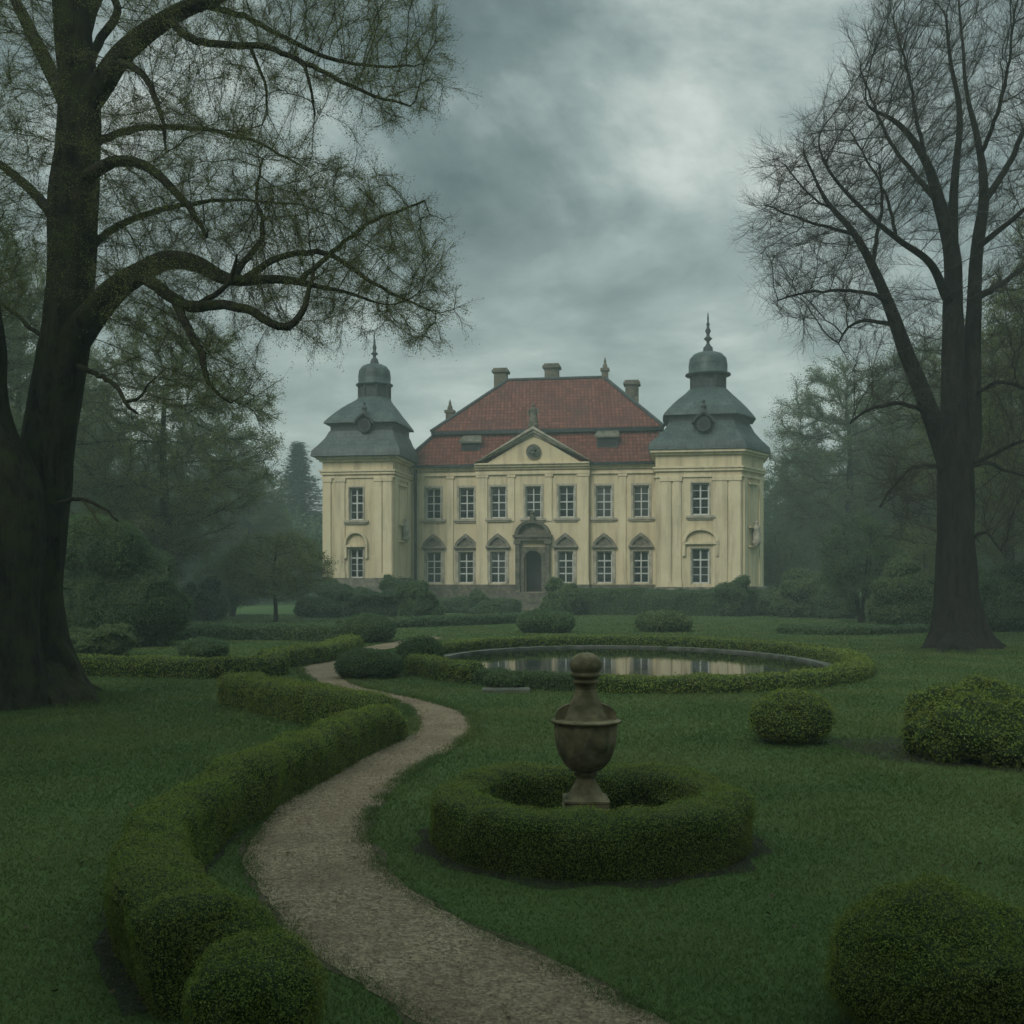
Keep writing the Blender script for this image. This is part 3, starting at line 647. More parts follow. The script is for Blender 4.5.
    l_ = MB(); lathe(l_, [(r__ * scx, H + (HY - y_) * scx) for r__, y_ in lant[4]], 14, (cu, vc, 0)); l_.build('finial', M['lead'], tr_)
    # round dormer
    ox, oy = lant[5]; vo = vF - .25; uo = U(ox, vo); zo = W(ox, oy, vo); d = MB()
    prism(d, [(uo + .5 * math.cos(t_), zo + .5 * math.sin(t_)) for t_ in tA2], vo, vo + 2.0, 0)
    prism(d, [(uo + .34 * math.cos(t_), zo + .34 * math.sin(t_)) for t_ in tA2], vo - .04, vo - .003, 1)
    hc = ogee(1.6, .85); 
    for i in range(len(hc) - 1):
        loft(d, [[(x + uo, v_, z + zo + .1) for x, z in (hc[i] * .82, hc[i], hc[i + 1], hc[i + 1] * .82)] for v_ in (vo - .25, vo + 2.0)])
    lathe(d, [(.2, 0), (.16, .3), (.22, .5), (.1, .7), (.13, .85), (0, 1.0)], 8, (uo, vo + .1, zo + .8))
    d.build('round_dormer', [M['lead'], M['door']], tr_, smooth=False)
tower((322.5, 393), 5.5, 0.4, 456.5, 473, 477, 578, [(356.3, 14.5, 487.5, 520), (356.3, 14.5, 548.5, 578)], (342, 367, 531, 545), [(324, 331), (336, 345), (375, 382), (383, 392)],
      [(54, 456.5, 0), (53, 455, 0), (48, 449, .05), (43, 442, .12), (40, 435, .2), (39, 434.5, .2), (39, 427, .2), (44.5, 427.5, .12), (43.5, 425.5, .12), (40.5, 422, .14), (35.5, 416.5, .2), (30, 411, .3), (24, 406, .45), (19, 402, .7), (16.5, 399, .9)], 374.5,
      (15.5, 402.5, 386, [(15.5, 387), (18.5, 386), (18.5, 384.8), (16, 383.8), (16.3, 377), (15.4, 371), (12.5, 367), (8, 364.8), (5, 364.3), (0.5, 364.2)],
       [(4.6, 365), (4.2, 362), (3.4, 359.5), (1.6, 357.5), (1.6, 355.5), (3.8, 354), (1.8, 352), (1.5, 350), (2.2, 347.5), (1.2, 344.5), (1.0, 341), (1.2, 340), (.5, 338.5), (.3, 331)], (364, 425)))
tower((655.5, 741.5, (1.75, 3.4)), 5.5, 2.0, 449.5, 469.5, 476, 587, [(700.5, 17, 483, 515), (700.5, 17, 548.5, 583.5)], (683, 718, 528, 542), [(661, 671), (673, 681), (713, 727), (729, 740.5)],
      [(58, 449.5, 0), (57, 448, 0), (50, 441, .05), (43.5, 433, .12), (40, 426, .2), (39.5, 425.5, .2), (39.5, 418.5, .2), (45, 419.5, .12), (44, 417.5, .12), (41, 413.5, .14), (36.5, 408, .2), (31, 402, .3), (26, 397, .45), (21.5, 392.5, .7), (19, 390, .9)], 708,
      (18, 394.5, 376, [(18, 377), (22.5, 375.8), (22.5, 374.4), (19, 373), (19.3, 366), (18.2, 359), (14, 354.5), (8.5, 352.5), (5, 351.8), (.5, 351.7)],
       [(5, 352.5), (4.6, 347.5), (3, 346), (1.5, 343.5), (1.6, 341.5), (4.4, 338.8), (1.8, 336.5), (1.5, 334.5), (3, 331), (1.5, 328), (1.3, 326), (1.9, 324.5), (.8, 322), (.9, 318), (.3, 312.5)], (703.5, 424)))

# ------------------------------------------------------------------ leaves, hedges, bushes
def leaf_quads(mb, C, Nrm, size, rng, mat=0, aspect=0.5, spread=0.8):
    n = len(C); r = unit(rng.normal(size=(n, 3))); nn = unit(Nrm + r * spread)
    a = unit(np.cross(nn, rng.normal(size=(n, 3)))); b = np.cross(nn, a)
    size = np.broadcast_to(size, (n,)) * rng.uniform(.65, 1.3, n); a = a * (size / 2)[:, None]; b = b * (size * aspect / 2)[:, None]
    V = np.stack([C - a, C + b, C + a + nn * (size * .15)[:, None], C - b], 1).reshape(-1, 3)
    mb.add(V, np.arange(n * 4).reshape(-1, 4), mat)
def sample_tris(V, T, n, rng, wfun=None):
    A, B, C = V[T[:, 0]], V[T[:, 1]], V[T[:, 2]]; cr = np.cross(B - A, C - A); ar = np.linalg.norm(cr, axis=1) + 1e-12
    w = ar if wfun is None else ar * wfun((A + B + C) / 3)
    i = rng.choice(len(T), n, p=w / w.sum()); r1, r2 = rng.random(n), rng.random(n); s = np.sqrt(r1)
    P = A[i] * (1 - s)[:, None] + B[i] * (s * (1 - r2))[:, None] + C[i] * (s * r2)[:, None]
    return P, cr[i] / ar[i][:, None], ar.sum() / 2
def dens_fun(d0, yref): return lambda c: d0 * np.minimum(1.0, (yref / np.maximum(np.linalg.norm(c[:, :2], axis=1), 1)) ** 1.5)
def leafy(mb, V, T, rng, leaf, dens, yref, mat=0, lift=(-.02, .03), cap=420000, spread=.8):
    f = dens_fun(1.0, yref); A, B, C = V[T[:, 0]], V[T[:, 1]], V[T[:, 2]]; ar = np.linalg.norm(np.cross(B - A, C - A), axis=1) / 2
    n = int(min(cap, (ar * f((A + B + C) / 3)).sum() * dens)); P, Nn, _ = sample_tris(V, T, n, rng, f)
    d = np.linalg.norm(P[:, :2], axis=1); sz = leaf * np.maximum(1, d / yref) ** .75
    P = P + Nn * ((rng.uniform(*lift, n) + np.where(rng.random(n) < .06, rng.exponential(.022, n), 0)) * np.maximum(1, d / yref) ** .4)[:, None]; P[:, 2] = np.maximum(P[:, 2], .004)
    leaf_quads(mb, P, Nn, sz, rng, mat, spread=spread)
def hedge(name, pts, width, height, label, cat, closed=False, leaf=.02, dens=8500, yref=6.0, mats=('box', 'box_core'), seed=1, group=None, step=.12, lump=.07, wob=.055, hfun=None, kind=None):
    rng = np.random.default_rng(seed); P = np.asarray(pts, float)
    if P.shape[1] == 2: P = np.c_[P, np.zeros(len(P))]
    P = smooth_line(P, step, closed); L_ = np.linalg.norm(np.diff(P, axis=0), axis=1).sum(); P = resample(P, max(8, int(L_ / step)), closed)
    n = len(P); t = (np.roll(P, -1, 0) - np.roll(P, 1, 0)) if closed else np.gradient(P, axis=0); t = unit(t); s = np.stack([t[:, 1], -t[:, 0], np.zeros(n)], 1)
    sw = np.ones(n); sh = np.ones(n); P2 = P.copy()
    if not closed:
        w2 = width / 2; k = 7; ph = np.linspace(PI / 2, 0.12, k)
        a = P[0] - t[0] * (w2 * np.sin(ph))[:, None] * .8; b = P[-1] + t[-1] * (w2 * np.sin(ph[::-1]))[:, None] * .8
        P2 = np.concatenate([a, P, b]); s = np.concatenate([np.repeat(s[:1], k, 0), s, np.repeat(s[-1:], k, 0)])
        e = np.maximum(np.cos(ph), .02) ** .6; sw = np.concatenate([e, sw, e[::-1]]); sh = np.concatenate([e ** .45, sh, e[::-1] ** .45])
    m = 17; an = np.linspace(0, PI, m); px = np.sign(np.cos(an)) * np.abs(np.cos(an)) ** .38; pz = np.abs(np.sin(an)) ** .42
    px = px * (1 - .12 * (1 - pz) ** 2)
    rings = []
    for k in range(len(P2)):
        hh = height * (hfun(P2[k]) if hfun else 1); ring = P2[k] + s[k] * (px * width / 2 * sw[k])[:, None]; ring[:, 2] = pz * hh * sh[k]; c = P2[k] + np.array((0, 0, hh * .45))
        for i in range(m):
            d = ring[i] - c; a_ = lump * nz(ring[i], 1.6, seed) + wob * nz(ring[i], 5.5, seed + 3); ring[i] += d / (np.linalg.norm(d) + 1e-6) * a_
        ring[:, 2] = np.maximum(ring[:, 2], 0); ring[0, 2] = ring[-1, 2] = 0; rings.append(ring)
    V = np.concatenate(rings); nr = len(rings); q = []
    for k in range(nr if closed else nr - 1):
        k2 = (k + 1) % nr
        for i in range(m - 1): q.append((k * m + i, k * m + i + 1, k2 * m + i + 1, k2 * m + i))
    q = np.array(q); T = np.concatenate([q[:, (0, 1, 2)], q[:, (0, 2, 3)]])
    fc = V[T].mean(1); nr_ = np.cross(V[T[:, 1]] - V[T[:, 0]], V[T[:, 2]] - V[T[:, 0]]); ax = P2[(T[:, 0] // m)] + np.array((0, 0, height * .3))
    T = np.where((np.einsum('ij,ij->i', nr_, fc - ax) < 0)[:, None], T[:, ::-1], T)
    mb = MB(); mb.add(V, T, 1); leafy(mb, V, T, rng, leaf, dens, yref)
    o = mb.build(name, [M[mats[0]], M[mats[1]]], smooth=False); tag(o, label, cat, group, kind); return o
def ico(sub):
    bm = bmesh.new(); bmesh.ops.create_icosphere(bm, subdivisions=sub, radius=1); V = np.array([v.co[:] for v in bm.verts]); T = np.array([[v.index for v in f.verts] for f in bm.faces]); bm.free(); return V, T
def bush(name, c, rx, ry, h, label, cat, leaf=.022, dens=7000, yref=6, mats=('box', 'box_core'), seed=1, lump=.10, wob=.05, group=None, sq=.62, sub=4, lobes=None, base=.0, pw=.86):
    """a clipped or rounded bush: lumpy body, close leaves all over it"""
    rng = np.random.default_rng(seed); mb = MB(); V0, T = ico(sub)
    for (dx, dy, dz, f) in (lobes or [(0, 0, 0, 1)]):
        V = np.sign(V0) * np.abs(V0) ** pw; V = V * np.array((rx, ry, h * .56)) * f; V[:, 2] += h * .47 * (f if dz == 0 else 1) + dz * h
        sc_ = max(rx, h) 
        for i in range(len(V)):
            V[i] += unit(V0[i]) * sc_ * (lump * nz(V[i], 1.5 / sc_, seed + dx) + wob * nz(V[i], 5 / sc_, seed + 9))
        lowp = V[:, 2] < h * .2; V[lowp, :2] *= (sq + (1 - sq) * np.clip(V[lowp, 2] / (h * .2), 0, 1))[:, None]
        V[:, 2] = np.maximum(V[:, 2], 0.0 + base); V = V + np.array((c[0] + dx * rx, c[1] + dy * ry, 0))
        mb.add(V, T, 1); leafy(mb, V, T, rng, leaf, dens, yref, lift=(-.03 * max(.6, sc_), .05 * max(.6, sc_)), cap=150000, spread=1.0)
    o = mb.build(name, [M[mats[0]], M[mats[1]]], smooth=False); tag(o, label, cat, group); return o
def soil_patch(pts, z=.003):
    P = resample(smooth_line([(*p, 0) for p in pts], .2, True), 90, True); c = P.mean(0); V = []
    for p in P: V.append(c + (p - c) * (1 + .12 * nz(p, 2.5)) + np.array((0, 0, z)))
    mb = MB(); mb.ngon(V); tag(mb.build('bare_soil', M['soil'], smooth=False), kind='structure'); return np.array(V)

# winding hedge along the path: two runs that meet at the bend, and a clipped ball at its near end
def topc(px, py, z): p = gp(px, py, z); return (p[0], p[1])
S1 = [topc(*p, .44) for p in ((192, 912), (163, 880), (152, 848), (163, 815), (200, 785), (243, 764), (300, 740), (350, 719), (386, 706))]
hedge('box_hedge', S1, .43, .46, 'long winding clipped box hedge beside the gravel path, its bright top curving away', 'hedge', leaf=.0120, dens=30000, yref=6.2, seed=11, step=.09, lump=.09, wob=.06, hfun=lambda p: 1 + .08 * nz(p, 1.2))
S2 = [topc(*p, .44) for p in ((238, 678), (270, 684), (310, 691), (350, 696), (372, 699))]
hedge('box_hedge', S2, .62, .5, 'dark straight box hedge running back from the bend of the winding hedge', 'hedge', leaf=.0135, dens=22000, yref=7, seed=12)
c = topc(217, 925, .36); bush('box_ball', c, .27, .27, .44, 'squat box clump between the hedge end and the nearest ball', 'clipped bush', leaf=.0115, dens=36000, yref=5, seed=21, lump=.12, wob=.09, sq=.8)
c = topc(256, 972, .36); bush('box_ball', c, .255, .26, .45, 'clipped box ball at the bottom end of the winding hedge beside the path', 'clipped bush', leaf=.0110, dens=40000, yref=5, seed=22, lump=.10, wob=.09, sq=.85)
S_SOIL = []
def strip_soil(line, w0, w1, z=.0035):
    P = smooth_line([(*p, 0) for p in line], .25); t = unit(np.gradient(P, axis=0)); s = np.stack([t[:, 1], -t[:, 0], 0 * t[:, 0]], 1); mb = MB(); V = []
    for k, p in enumerate(P):
        V.append(p + s[k] * (-w0 * (1 + .25 * nz(p, 3)))); V.append(p + s[k] * (w1 * (1 + .25 * nz(p, 3, 4))))
    V = np.array(V); V[:, 2] = z; n = len(P); mb.add(V, [(2 * k, 2 * k + 1, 2 * k + 3, 2 * k + 2) for k in range(n - 1)]); tag(mb.build('bare_soil', M['soil'], smooth=False), kind='structure')
    return np.concatenate([V[0::2], V[1::2][::-1]])
soil_polys = [strip_soil(S1, .30, .26)]

# ring hedge with the stone urn
RC = np.array((.61, 8.63))
ringp = [(RC[0] + 1.035 * math.cos(t), RC[1] + 1.035 * math.sin(t)) for t in np.linspace(0, 2 * PI, 28, endpoint=False)]
hedge('ring_hedge', ringp, .40, .40, 'round clipped box hedge ringing the mossy stone urn', 'hedge', closed=True, leaf=.0130, dens=22000, yref=7.5, seed=13, step=.07, lump=.05, wob=.05)
soil_polys.append(soil_patch([(RC[0] + 1.34 * math.cos(t), RC[1] - .04 + 1.36 * math.sin(t)) for t in np.linspace(0, 2 * PI, 16, endpoint=False)]))
g = MB(); loops = []
for r_, z in ((.92, .01), (.8, .06), (.5, .12), (.2, .14), (.05, .14)):
    loops.append([(RC[0] + r_ * math.cos(t), RC[1] + r_ * math.sin(t), z + .015 * nz((math.cos(t) * r_, math.sin(t) * r_, 0), 4)) for t in np.linspace(0, 2 * PI, 36, endpoint=False)])
loft(g, loops, cap0=False); tag(g.build('soil_mound', M['soil']), kind='structure')
urn_x = (585.7 - 512) / F * 8.63; k_ = 8.63 / F; uz = lambda py: H + (HY - py) * k_
urn = empty('stone_urn', (urn_x, 8.63, 0)); tag(urn, 'mossy weathered stone urn with a domed lid inside the round hedge', 'urn')
mb = MB(); w = 21.5 * k_; loft(mb, [[(sx * w * f, sy * w * f, z) for sx, sy in ((-1, -1), (1, -1), (1, 1), (-1, 1))] for f, z in ((1.06, .0), (1.06, uz(806)), (1.0, uz(805)), (1.0, uz(800.6)), (1.04, uz(799.5)), (1.04, uz(797.5)))])
mb.build('plinth', M['urn_stone'], urn, smooth=False)
mb = MB(); lathe(mb, [(r_ * k_, uz(y)) for r_, y in ((21.5, 797.4), (20.5, 796), (18, 794), (16, 791), (13.5, 787), (11, 782.5), (9.6, 779), (9.4, 776), (11.5, 774.5), (11.8, 772.5), (9.8, 771))], 40); mb.build('foot', M['urn_stone'], urn)
mb = MB(); n_b = 64; aB = np.arange(n_b) / n_b * 2 * PI
def flute(r_, y, d): return [((r_ * k_ * (1 - d * (.5 + .5 * math.cos(8 * (t - .2))) ** 3)) * math.cos(t), (r_ * k_ * (1 - d * (.5 + .5 * math.cos(8 * (t - .2))) ** 3)) * math.sin(t), uz(y)) for t in aB]
loft(mb, [flute(r_, y, .06) for r_, y in ((9.8, 771.2), (15, 769.5), (19.5, 766), (24, 760.5), (27.5, 753), (29.8, 745), (31, 736), (31.6, 728), (31.8, 723.5))]); mb.build('bowl', M['urn_stone'], urn)
mb = MB(); lathe(mb, [(r_ * k_, uz(y)) for r_, y in ((31.5, 723.4), (34, 722.4), (35.5, 721), (35.5, 719.9), (33.5, 719.2), (29, 718.9))], 48); mb.build('rim', M['urn_stone'], urn)
mb = MB(); lathe(mb, [(r_ * k_, uz(y)) for r_, y in ((29, 719), (12, 718.9), (11.5, 700), (10.6, 691), (10.5, 684.5), (12.5, 683.5), (13.4, 682), (13.2, 680.6), (11.8, 679.6), (12, 678), (14.5, 676.6), (15.4, 675), (14.6, 673.4), (13.6, 672.6), (13.6, 671.6), (15.2, 669.5), (16.2, 666.5), (16.4, 663.5), (15, 660), (12, 656.5), (8, 653.8), (4, 652.6), (.4, 652.4))], 40)
lid = mb.build('lid', M['urn_stone'], urn)
mb = MB(); lathe(mb, [(r_ * k_, uz(y)) for r_, y in ((23.5, 718.95), (22.6, 715.5), (19.6, 709), (16.4, 702), (13.6, 696.5), (11.9, 692.5), (11.6, 690.5), (11, 689.5))], 8, rot=PI / 8); mb.build('shoulder', M['urn_stone'], lid, smooth=False)
for i in range(4):                          # carved blocks on the shoulder
    an = i * PI / 2 + PI / 4 * 0 + .0; mb = MB(); ca, sa = math.cos(an), math.sin(an)
    if i == 3: continue
    pr = [(9, 718.85), (30.2, 718.85), (30, 713.5), (27.5, 709), (23, 705.8), (17, 703.6), (9, 702.6)]
    loft(mb, [[(r_ * k_ * ca - s_ * k_ * sa * f_, r_ * k_ * sa + s_ * k_ * ca * f_, uz(y)) for r_, y in pr] for s_, f_ in ((-7, .8), (-6.4, 1), (6.4, 1), (7, .8))])
    mb.build('lug', M['urn_stone'], lid, smooth=False)

# clipped bushes on the lawn
def lawn_bush(px, pbase, wpx, ptop, label, seed, **k):
    Y = F * H / (pbase - HY); Yc = Y + wpx / 2 / F * Y * .55; x = (px - 512) / F * Yc; rx = wpx / 2 / F * Yc; h = H + (HY - ptop) / F * Yc
    return bush(k.pop('name', 'round_bush'), (x, Yc), rx, rx * k.pop('dep', .95), h, label, k.pop('cat', 'bush'), seed=seed, **k)
lawn_bush(791.5, 746, 74, 693, 'small round clipped bush alone on the lawn to the right of the urn', 31, leaf=.02, dens=8500, yref=9, lump=.10, wob=.09, sq=.5)
lawn_bush(987, 764, 152, 688, 'wide loose rounded bush on a strip of bare soil', 32, leaf=.026, dens=5000, yref=9, lump=.2, wob=.16, sq=.8, lobes=[(0, 0, 0, .92), (-.42, -.1, 0, .6), (.42, -.1, 0, .66), (-.15, .3, .06, .75), (.5, .3, .03, .6), (-.66, .1, 0, .36), (.1, -.35, 0, .62)], pw=.95)
bush('round_bush', ((943 - 512) / F * 4.95, 4.95), .47, .46, .61, 'big round clipped bush nearest the viewer on the right lawn', 'bush', leaf=.0115, dens=36000, yref=5, seed=33, lump=.12, wob=.10, sq=.8, pw=1.0)
p1, p2 = gp(905, 752), gp(1060, 765)
soil_polys.append(soil_patch([gp(828, 741)[:2], gp(900, 737)[:2], gp(1000, 738)[:2], gp(1090, 745)[:2], gp(1090, 772)[:2], gp(990, 769)[:2], gp(905, 762)[:2], gp(860, 752)[:2]]))

# hedges round the pond
def arc(a, b, t0, t1, n=40): return [(PC[0] + a * math.cos(R(t)), PC[1] + b * math.sin(R(t))) for t in np.linspace(t0, t1, n)]
HA, HB = PA + .42, PB + .45
hedge('pond_hedge', arc(HA, HB, -102, 158, 60), .55, .30, 'long low box hedge curving round the right and far side of the pond', 'hedge', leaf=.03, dens=4500, yref=12, seed=14, step=.2, lump=.07)
hedge('pond_hedge', arc(HA, HB, -158, -133, 10), .6, .40, 'short low box hedge piece at the near left of the pond', 'hedge', leaf=.03, dens=4500, yref=12, seed=15, step=.15)
hedge('pond_hedge', arc(HA, HB, -128, -106, 8), .5, .30, 'dark low hedge piece behind the stone slab at the pond', 'hedge', leaf=.03, dens=4500, yref=12, seed=16, step=.15, mats=('dark_leaf', 'box_core'))
mb = MB(); a, b = gp(482, 693), gp(530, 692); box(mb, a[0], b[0], a[1] + .02, a[1] + .5, -.05, .06);  tag(mb.build('stone_slab', M['coping'], smooth=False), 'flat grey stone slab lying at the front edge of the pond', 'slab')
lawn_bush(505, 690, 38, 673, 'low dark bush behind the stone slab by the pond', 36, mats=('dark_leaf', 'box_core'), leaf=.035, dens=3500, yref=12, lump=.15)
lawn_bush(420, 672, 46, 639, 'dark round bush at the left rim of the pond', 37, mats=('dark_leaf', 'box_core'), leaf=.03, dens=4500, yref=12, lump=.08)
lawn_bush(370, 679, 66, 651, 'low oval dark bush inside the bend of the path', 38, mats=('dark_leaf', 'box_core'), leaf=.03, dens=4500, yref=12, lump=.1)
lawn_bush(369, 643, 48, 616, 'rounded dark bush left of the path end', 39, mats=('dark_leaf', 'box_core'), leaf=.04, dens=3000, yref=14, lump=.12)
lawn_bush(546, 633, 56, 612, 'left one of two low mounded bushes beyond the pond', 40, mats=('dark_leaf', 'box_core'), leaf=.05, dens=2200, yref=16, lump=.15)
lawn_bush(665, 632, 54, 614, 'right one of two low mounded bushes beyond the pond', 41, mats=('mid_leaf', 'box_core'), leaf=.05, dens=2200, yref=16, lump=.15)
lawn_bush(204, 659, 46, 640, 'low dark bush behind the left lawn hedge', 42, mats=('dark_leaf', 'box_core'), leaf=.04, dens=3000, yref=14, lump=.15)
# low hedges on the left lawn and the far lawn
hedge('lawn_hedge', [topc(x, y, .4) for x, y in ((52, 657), (130, 658), (200, 659.5), (262, 658), (275, 656))], .6, .42, 'low clipped hedge crossing the left lawn beside the mossy tree', 'hedge', leaf=.03, dens=4000, yref=12, seed=17, step=.2)
hedge('lawn_hedge', [topc(x, y, .4) for x, y in ((272, 652), (300, 648.5), (330, 644), (352, 637))], .7, .42, 'low bright hedge leading up to the path bend', 'hedge', leaf=.03, dens=4000, yref=12, seed=18, step=.2)
hedge('lawn_hedge', [topc(x, y, .5) for x, y in ((60, 628), (180, 626), (270, 626), (340, 627))], 1.2, .55, 'long dark hedge row far across the left lawn', 'hedge', leaf=.05, dens=2500, yref=16, seed=19, step=.35, mats=('dark_leaf', 'box_core'))
hedge('lawn_hedge', [topc(x, y, .35) for x, y in ((788, 625), (840, 626), (900, 625), (920, 624))], 1.0, .3, 'low dark hedge strip on the far right lawn', 'hedge', leaf=.05, dens=2500, yref=16, seed=20, step=.35, mats=('dark_leaf', 'box_core'))
hedge('lawn_hedge', [topc(x, y, .4) for x, y in ((345, 620), (400, 619), (470, 617), (520, 615))], 1.0, .45, 'low dark hedge row between the bushes and the steps', 'hedge', leaf=.06, dens=2000, yref=16, seed=23, step=.4, mats=('dark_leaf', 'box_core'))
# in front of the manor
def man_hedge(x0, x1, Y, h, label, seed, w=1.6, mats=('dark_leaf', 'box_core')):
    a, b = (x0 - 512) / F * Y, (x1 - 512) / F * Y; hedge('tall_hedge', [(a, Y), ((2 * a + b) / 3, Y), ((a + 2 * b) / 3, Y - .2), (b, Y - .5)], w, h, label, 'hedge', leaf=.09, dens=420, yref=80, seed=seed, step=.35, lump=.25, wob=.1, mats=mats)
man_hedge(560, 646, 74, 1.75, 'tall dark hedge before the manor right of its door', 24)
man_hedge(652, 775, 72, 1.65, 'tall dark hedge before the right tower', 25)
man_hedge(440, 512, 79, 1.0, 'lower dark hedge before the manor left of its door', 26)
def big_bush(px, Y, wpx, ptop, label, seed, mats=('dark_leaf', 'box_core'), lobes=None, name='shrub', dens=300, leaf=.11, zb=0):
    x = (px - 512) / F * Y; rx = wpx / 2 / F * Y; h = (H + (HY - ptop) / F * Y) * .88
    rr = random.Random(seed); lb = [(0, 0, 0, .82)]
    for k in range(7):
        a = k / 7 * 2 * PI + rr.uniform(-.4, .4); f = rr.uniform(.34, .55); lb.append((math.cos(a) * (.95 - f), math.sin(a) * (.95 - f), rr.uniform(0, .5) if f < .45 else 0, f))
    return bush(name, (x, Y), rx, rx * .8, h, label, 'shrub', leaf=leaf, dens=dens, yref=Y, seed=seed, mats=mats, lump=.22, wob=.2, sq=.75, sub=3, lobes=lobes or lb)
big_bush(561, 72, 42, 579, 'light green bush before the hedge right of the door', 51, ('mid_leaf', 'box_core'))
big_bush(733, 70, 32, 575.5, 'small round bush peeping over the hedge before the right tower', 52)
big_bush(420, 58, 46, 585, 'dark round shrub on the lawn before the left wing', 53, dens=420)
big_bush(485, 70, 32, 600, 'low shrub before the steps of the manor', 54)
big_bush(372, 66, 66, 588, 'broad dark shrub before the left tower', 55)
big_bush(402, 74, 54, 577, 'dark bush against the foot of the left wing', 56)
big_bush(350, 77, 70, 583, 'dark shrub at the foot of the left tower', 68)
big_bush(470, 78, 40, 592, 'low dark shrub left of the steps of the manor', 69)
big_bush(322, 68, 56, 590, 'low dark shrub left of the left tower', 57)
big_bush(803, 68, 62, 571, 'pale green shrub at the right end of the manor hedge', 58, ('mid_leaf', 'box_core'))
big_bush(772, 71, 36, 586, 'small shrub at the outer foot of the right tower', 59)
big_bush(905, 52, 72, 563, 'rounded mid green shrub behind the grey trunk on its left', 60, ('mid_leaf', 'box_core'), dens=420)
big_bush(838, 66, 50, 578, 'dark shrub beneath the hazy trees on the right', 61)
big_bush(1000, 48, 100, 566, 'dark shrub mass right behind the grey trunk', 62, dens=420)
big_bush(955, 58, 70, 572, 'shadowy shrub directly behind the grey trunk', 63)
big_bush(118, 36, 126, 520, 'big dark rounded shrub right of the mossy trunk', 64, dens=900, leaf=.075)
big_bush(203, 62, 44, 577, 'small upright shrub on the far left lawn', 65, dens=420)
big_bush(100, 31, 74, 624, 'low straggling green shrub before the big dark shrub', 66, ('mid_leaf', 'box_core'), dens=900, leaf=.06)
big_bush(45, 42, 90, 560, 'dark shrub half hidden behind the mossy trunk', 67, dens=600)

# ------------------------------------------------------------------ trees
def grow(limbs, A, step, di, dk, rng, iters=90, trop=(0, 0, .1), jit=.25, maxc=3):
    """limbs: list of (points, radii); each starts near an earlier one.  A: attractor points the twigs grow to."""
    P = []; par = []; rad = []
    for pts, rr in limbs:
        pts = np.asarray(pts, float); Q = smooth_line(pts, step) if len(pts) > 2 else pts; m = max(2, int(np.linalg.norm(np.diff(Q, axis=0), axis=1).sum() / step) + 1); Q = resample(Q, m)
        d = np.linalg.norm(np.diff(pts, axis=0), axis=1); s0 = np.concatenate([[0], np.cumsum(d)]) / d.sum(); r = np.interp(np.linspace(0, 1, m), s0, rr)
        if not P: pr = -1
        else: pr = int(np.argmin(np.linalg.norm(np.array(P) - Q[0], axis=1)))
        for k in range(m):
            if pr >= 0 and k == 0 and np.linalg.norm(np.array(P[pr]) - Q[0]) < step * .5: continue
            P.append(tuple(Q[k] + (rng.normal(size=3) * step * .07 * min(1, .05 / max(r[k], .01)) if k not in (0,) else 0))); par.append(pr); rad.append(r[k]); pr = len(P) - 1
    n0 = len(P); cap = 40000; X = np.zeros((cap, 3)); X[:n0] = P; par = par + [0] * (cap - n0); nc = np.zeros(cap, int)
    for i in range(n0):
        if par[i] >= 0: nc[par[i]] += 1
    n = n0; A = np.asarray(A, float); nd = np.full(len(A), 1e9); ni = np.zeros(len(A), int); trop = np.array(trop)
    def upd(a, b):
        nonlocal nd, ni
        for s in range(a, b, 400):
            e = min(b, s + 400); d = np.linalg.norm(A[:, None, :] - X[None, s:e, :], axis=2); k = d.argmin(1); dm = d[np.arange(len(A)), k]; w = dm < nd; nd[w] = dm[w]; ni[w] = k[w] + s
    upd(0, n)
    for it in range(iters):
        act = (nd < di)
        if not act.any() or n > cap - 2500: break
        idx = ni[act]; d = unit(A[act] - X[idx]); u_, inv = np.unique(idx, return_inverse=True); S = np.zeros((len(u_), 3)); np.add.at(S, inv, d)
        ok = nc[u_] < maxc; u_, S = u_[ok], S[ok]
        if not len(u_): break
        S = unit(unit(S) + trop + rng.normal(size=S.shape) * jit); a = n
        m = len(u_); X[n:n + m] = X[u_] + S * step
        for k in range(m): par[n + k] = int(u_[k])
        nc[u_] += 1; n += m; upd(a, n); keep = nd > dk; A, nd, ni = A[keep], nd[keep], ni[keep]
        if not len(A): break
    X = X[:n]; pa = np.array(par[:n])
    for it in range(4):                      # twigs run smoothly on from one another
        cs = np.zeros((n, 3)); cc = np.zeros(n); k = np.arange(n)[pa >= 0]; np.add.at(cs, pa[k], X[k]); np.add.at(cc, pa[k], 1)
        m = np.arange(n0, n); has = m[cc[m] > 0]; X[has] = X[has] * .4 + .3 * (X[pa[has]] + cs[has] / cc[has][:, None])
    return X, pa, np.array(rad + [0.0] * (n - n0)), n0
def tree_radii(par, traced, tip, e=2.4):
    n = len(par); acc = np.zeros(n)
    for i in range(n - 1, -1, -1):
        if acc[i] == 0: acc[i] = tip ** e
        if par[i] >= 0: acc[par[i]] += acc[i]
    return np.maximum(acc ** (1 / e), traced) if True else acc
def chains(X, par, r):
    n = len(par); ch = [[] for _ in range(n)]
    for i in range(n):
        if par[i] >= 0: ch[par[i]].append(i)
    out = []; stack = [(i, None) for i in range(n) if par[i] < 0]
    while stack:
        i, pr = stack.pop(); c = [] if pr is None else [pr]; c.append(i)
        while ch[i]:
            k = sorted(ch[i], key=lambda q: -r[q]); 
            for q in k[1:]: stack.append((q, i))
            i = k[0]; c.append(i)
        out.append(c)
    return out
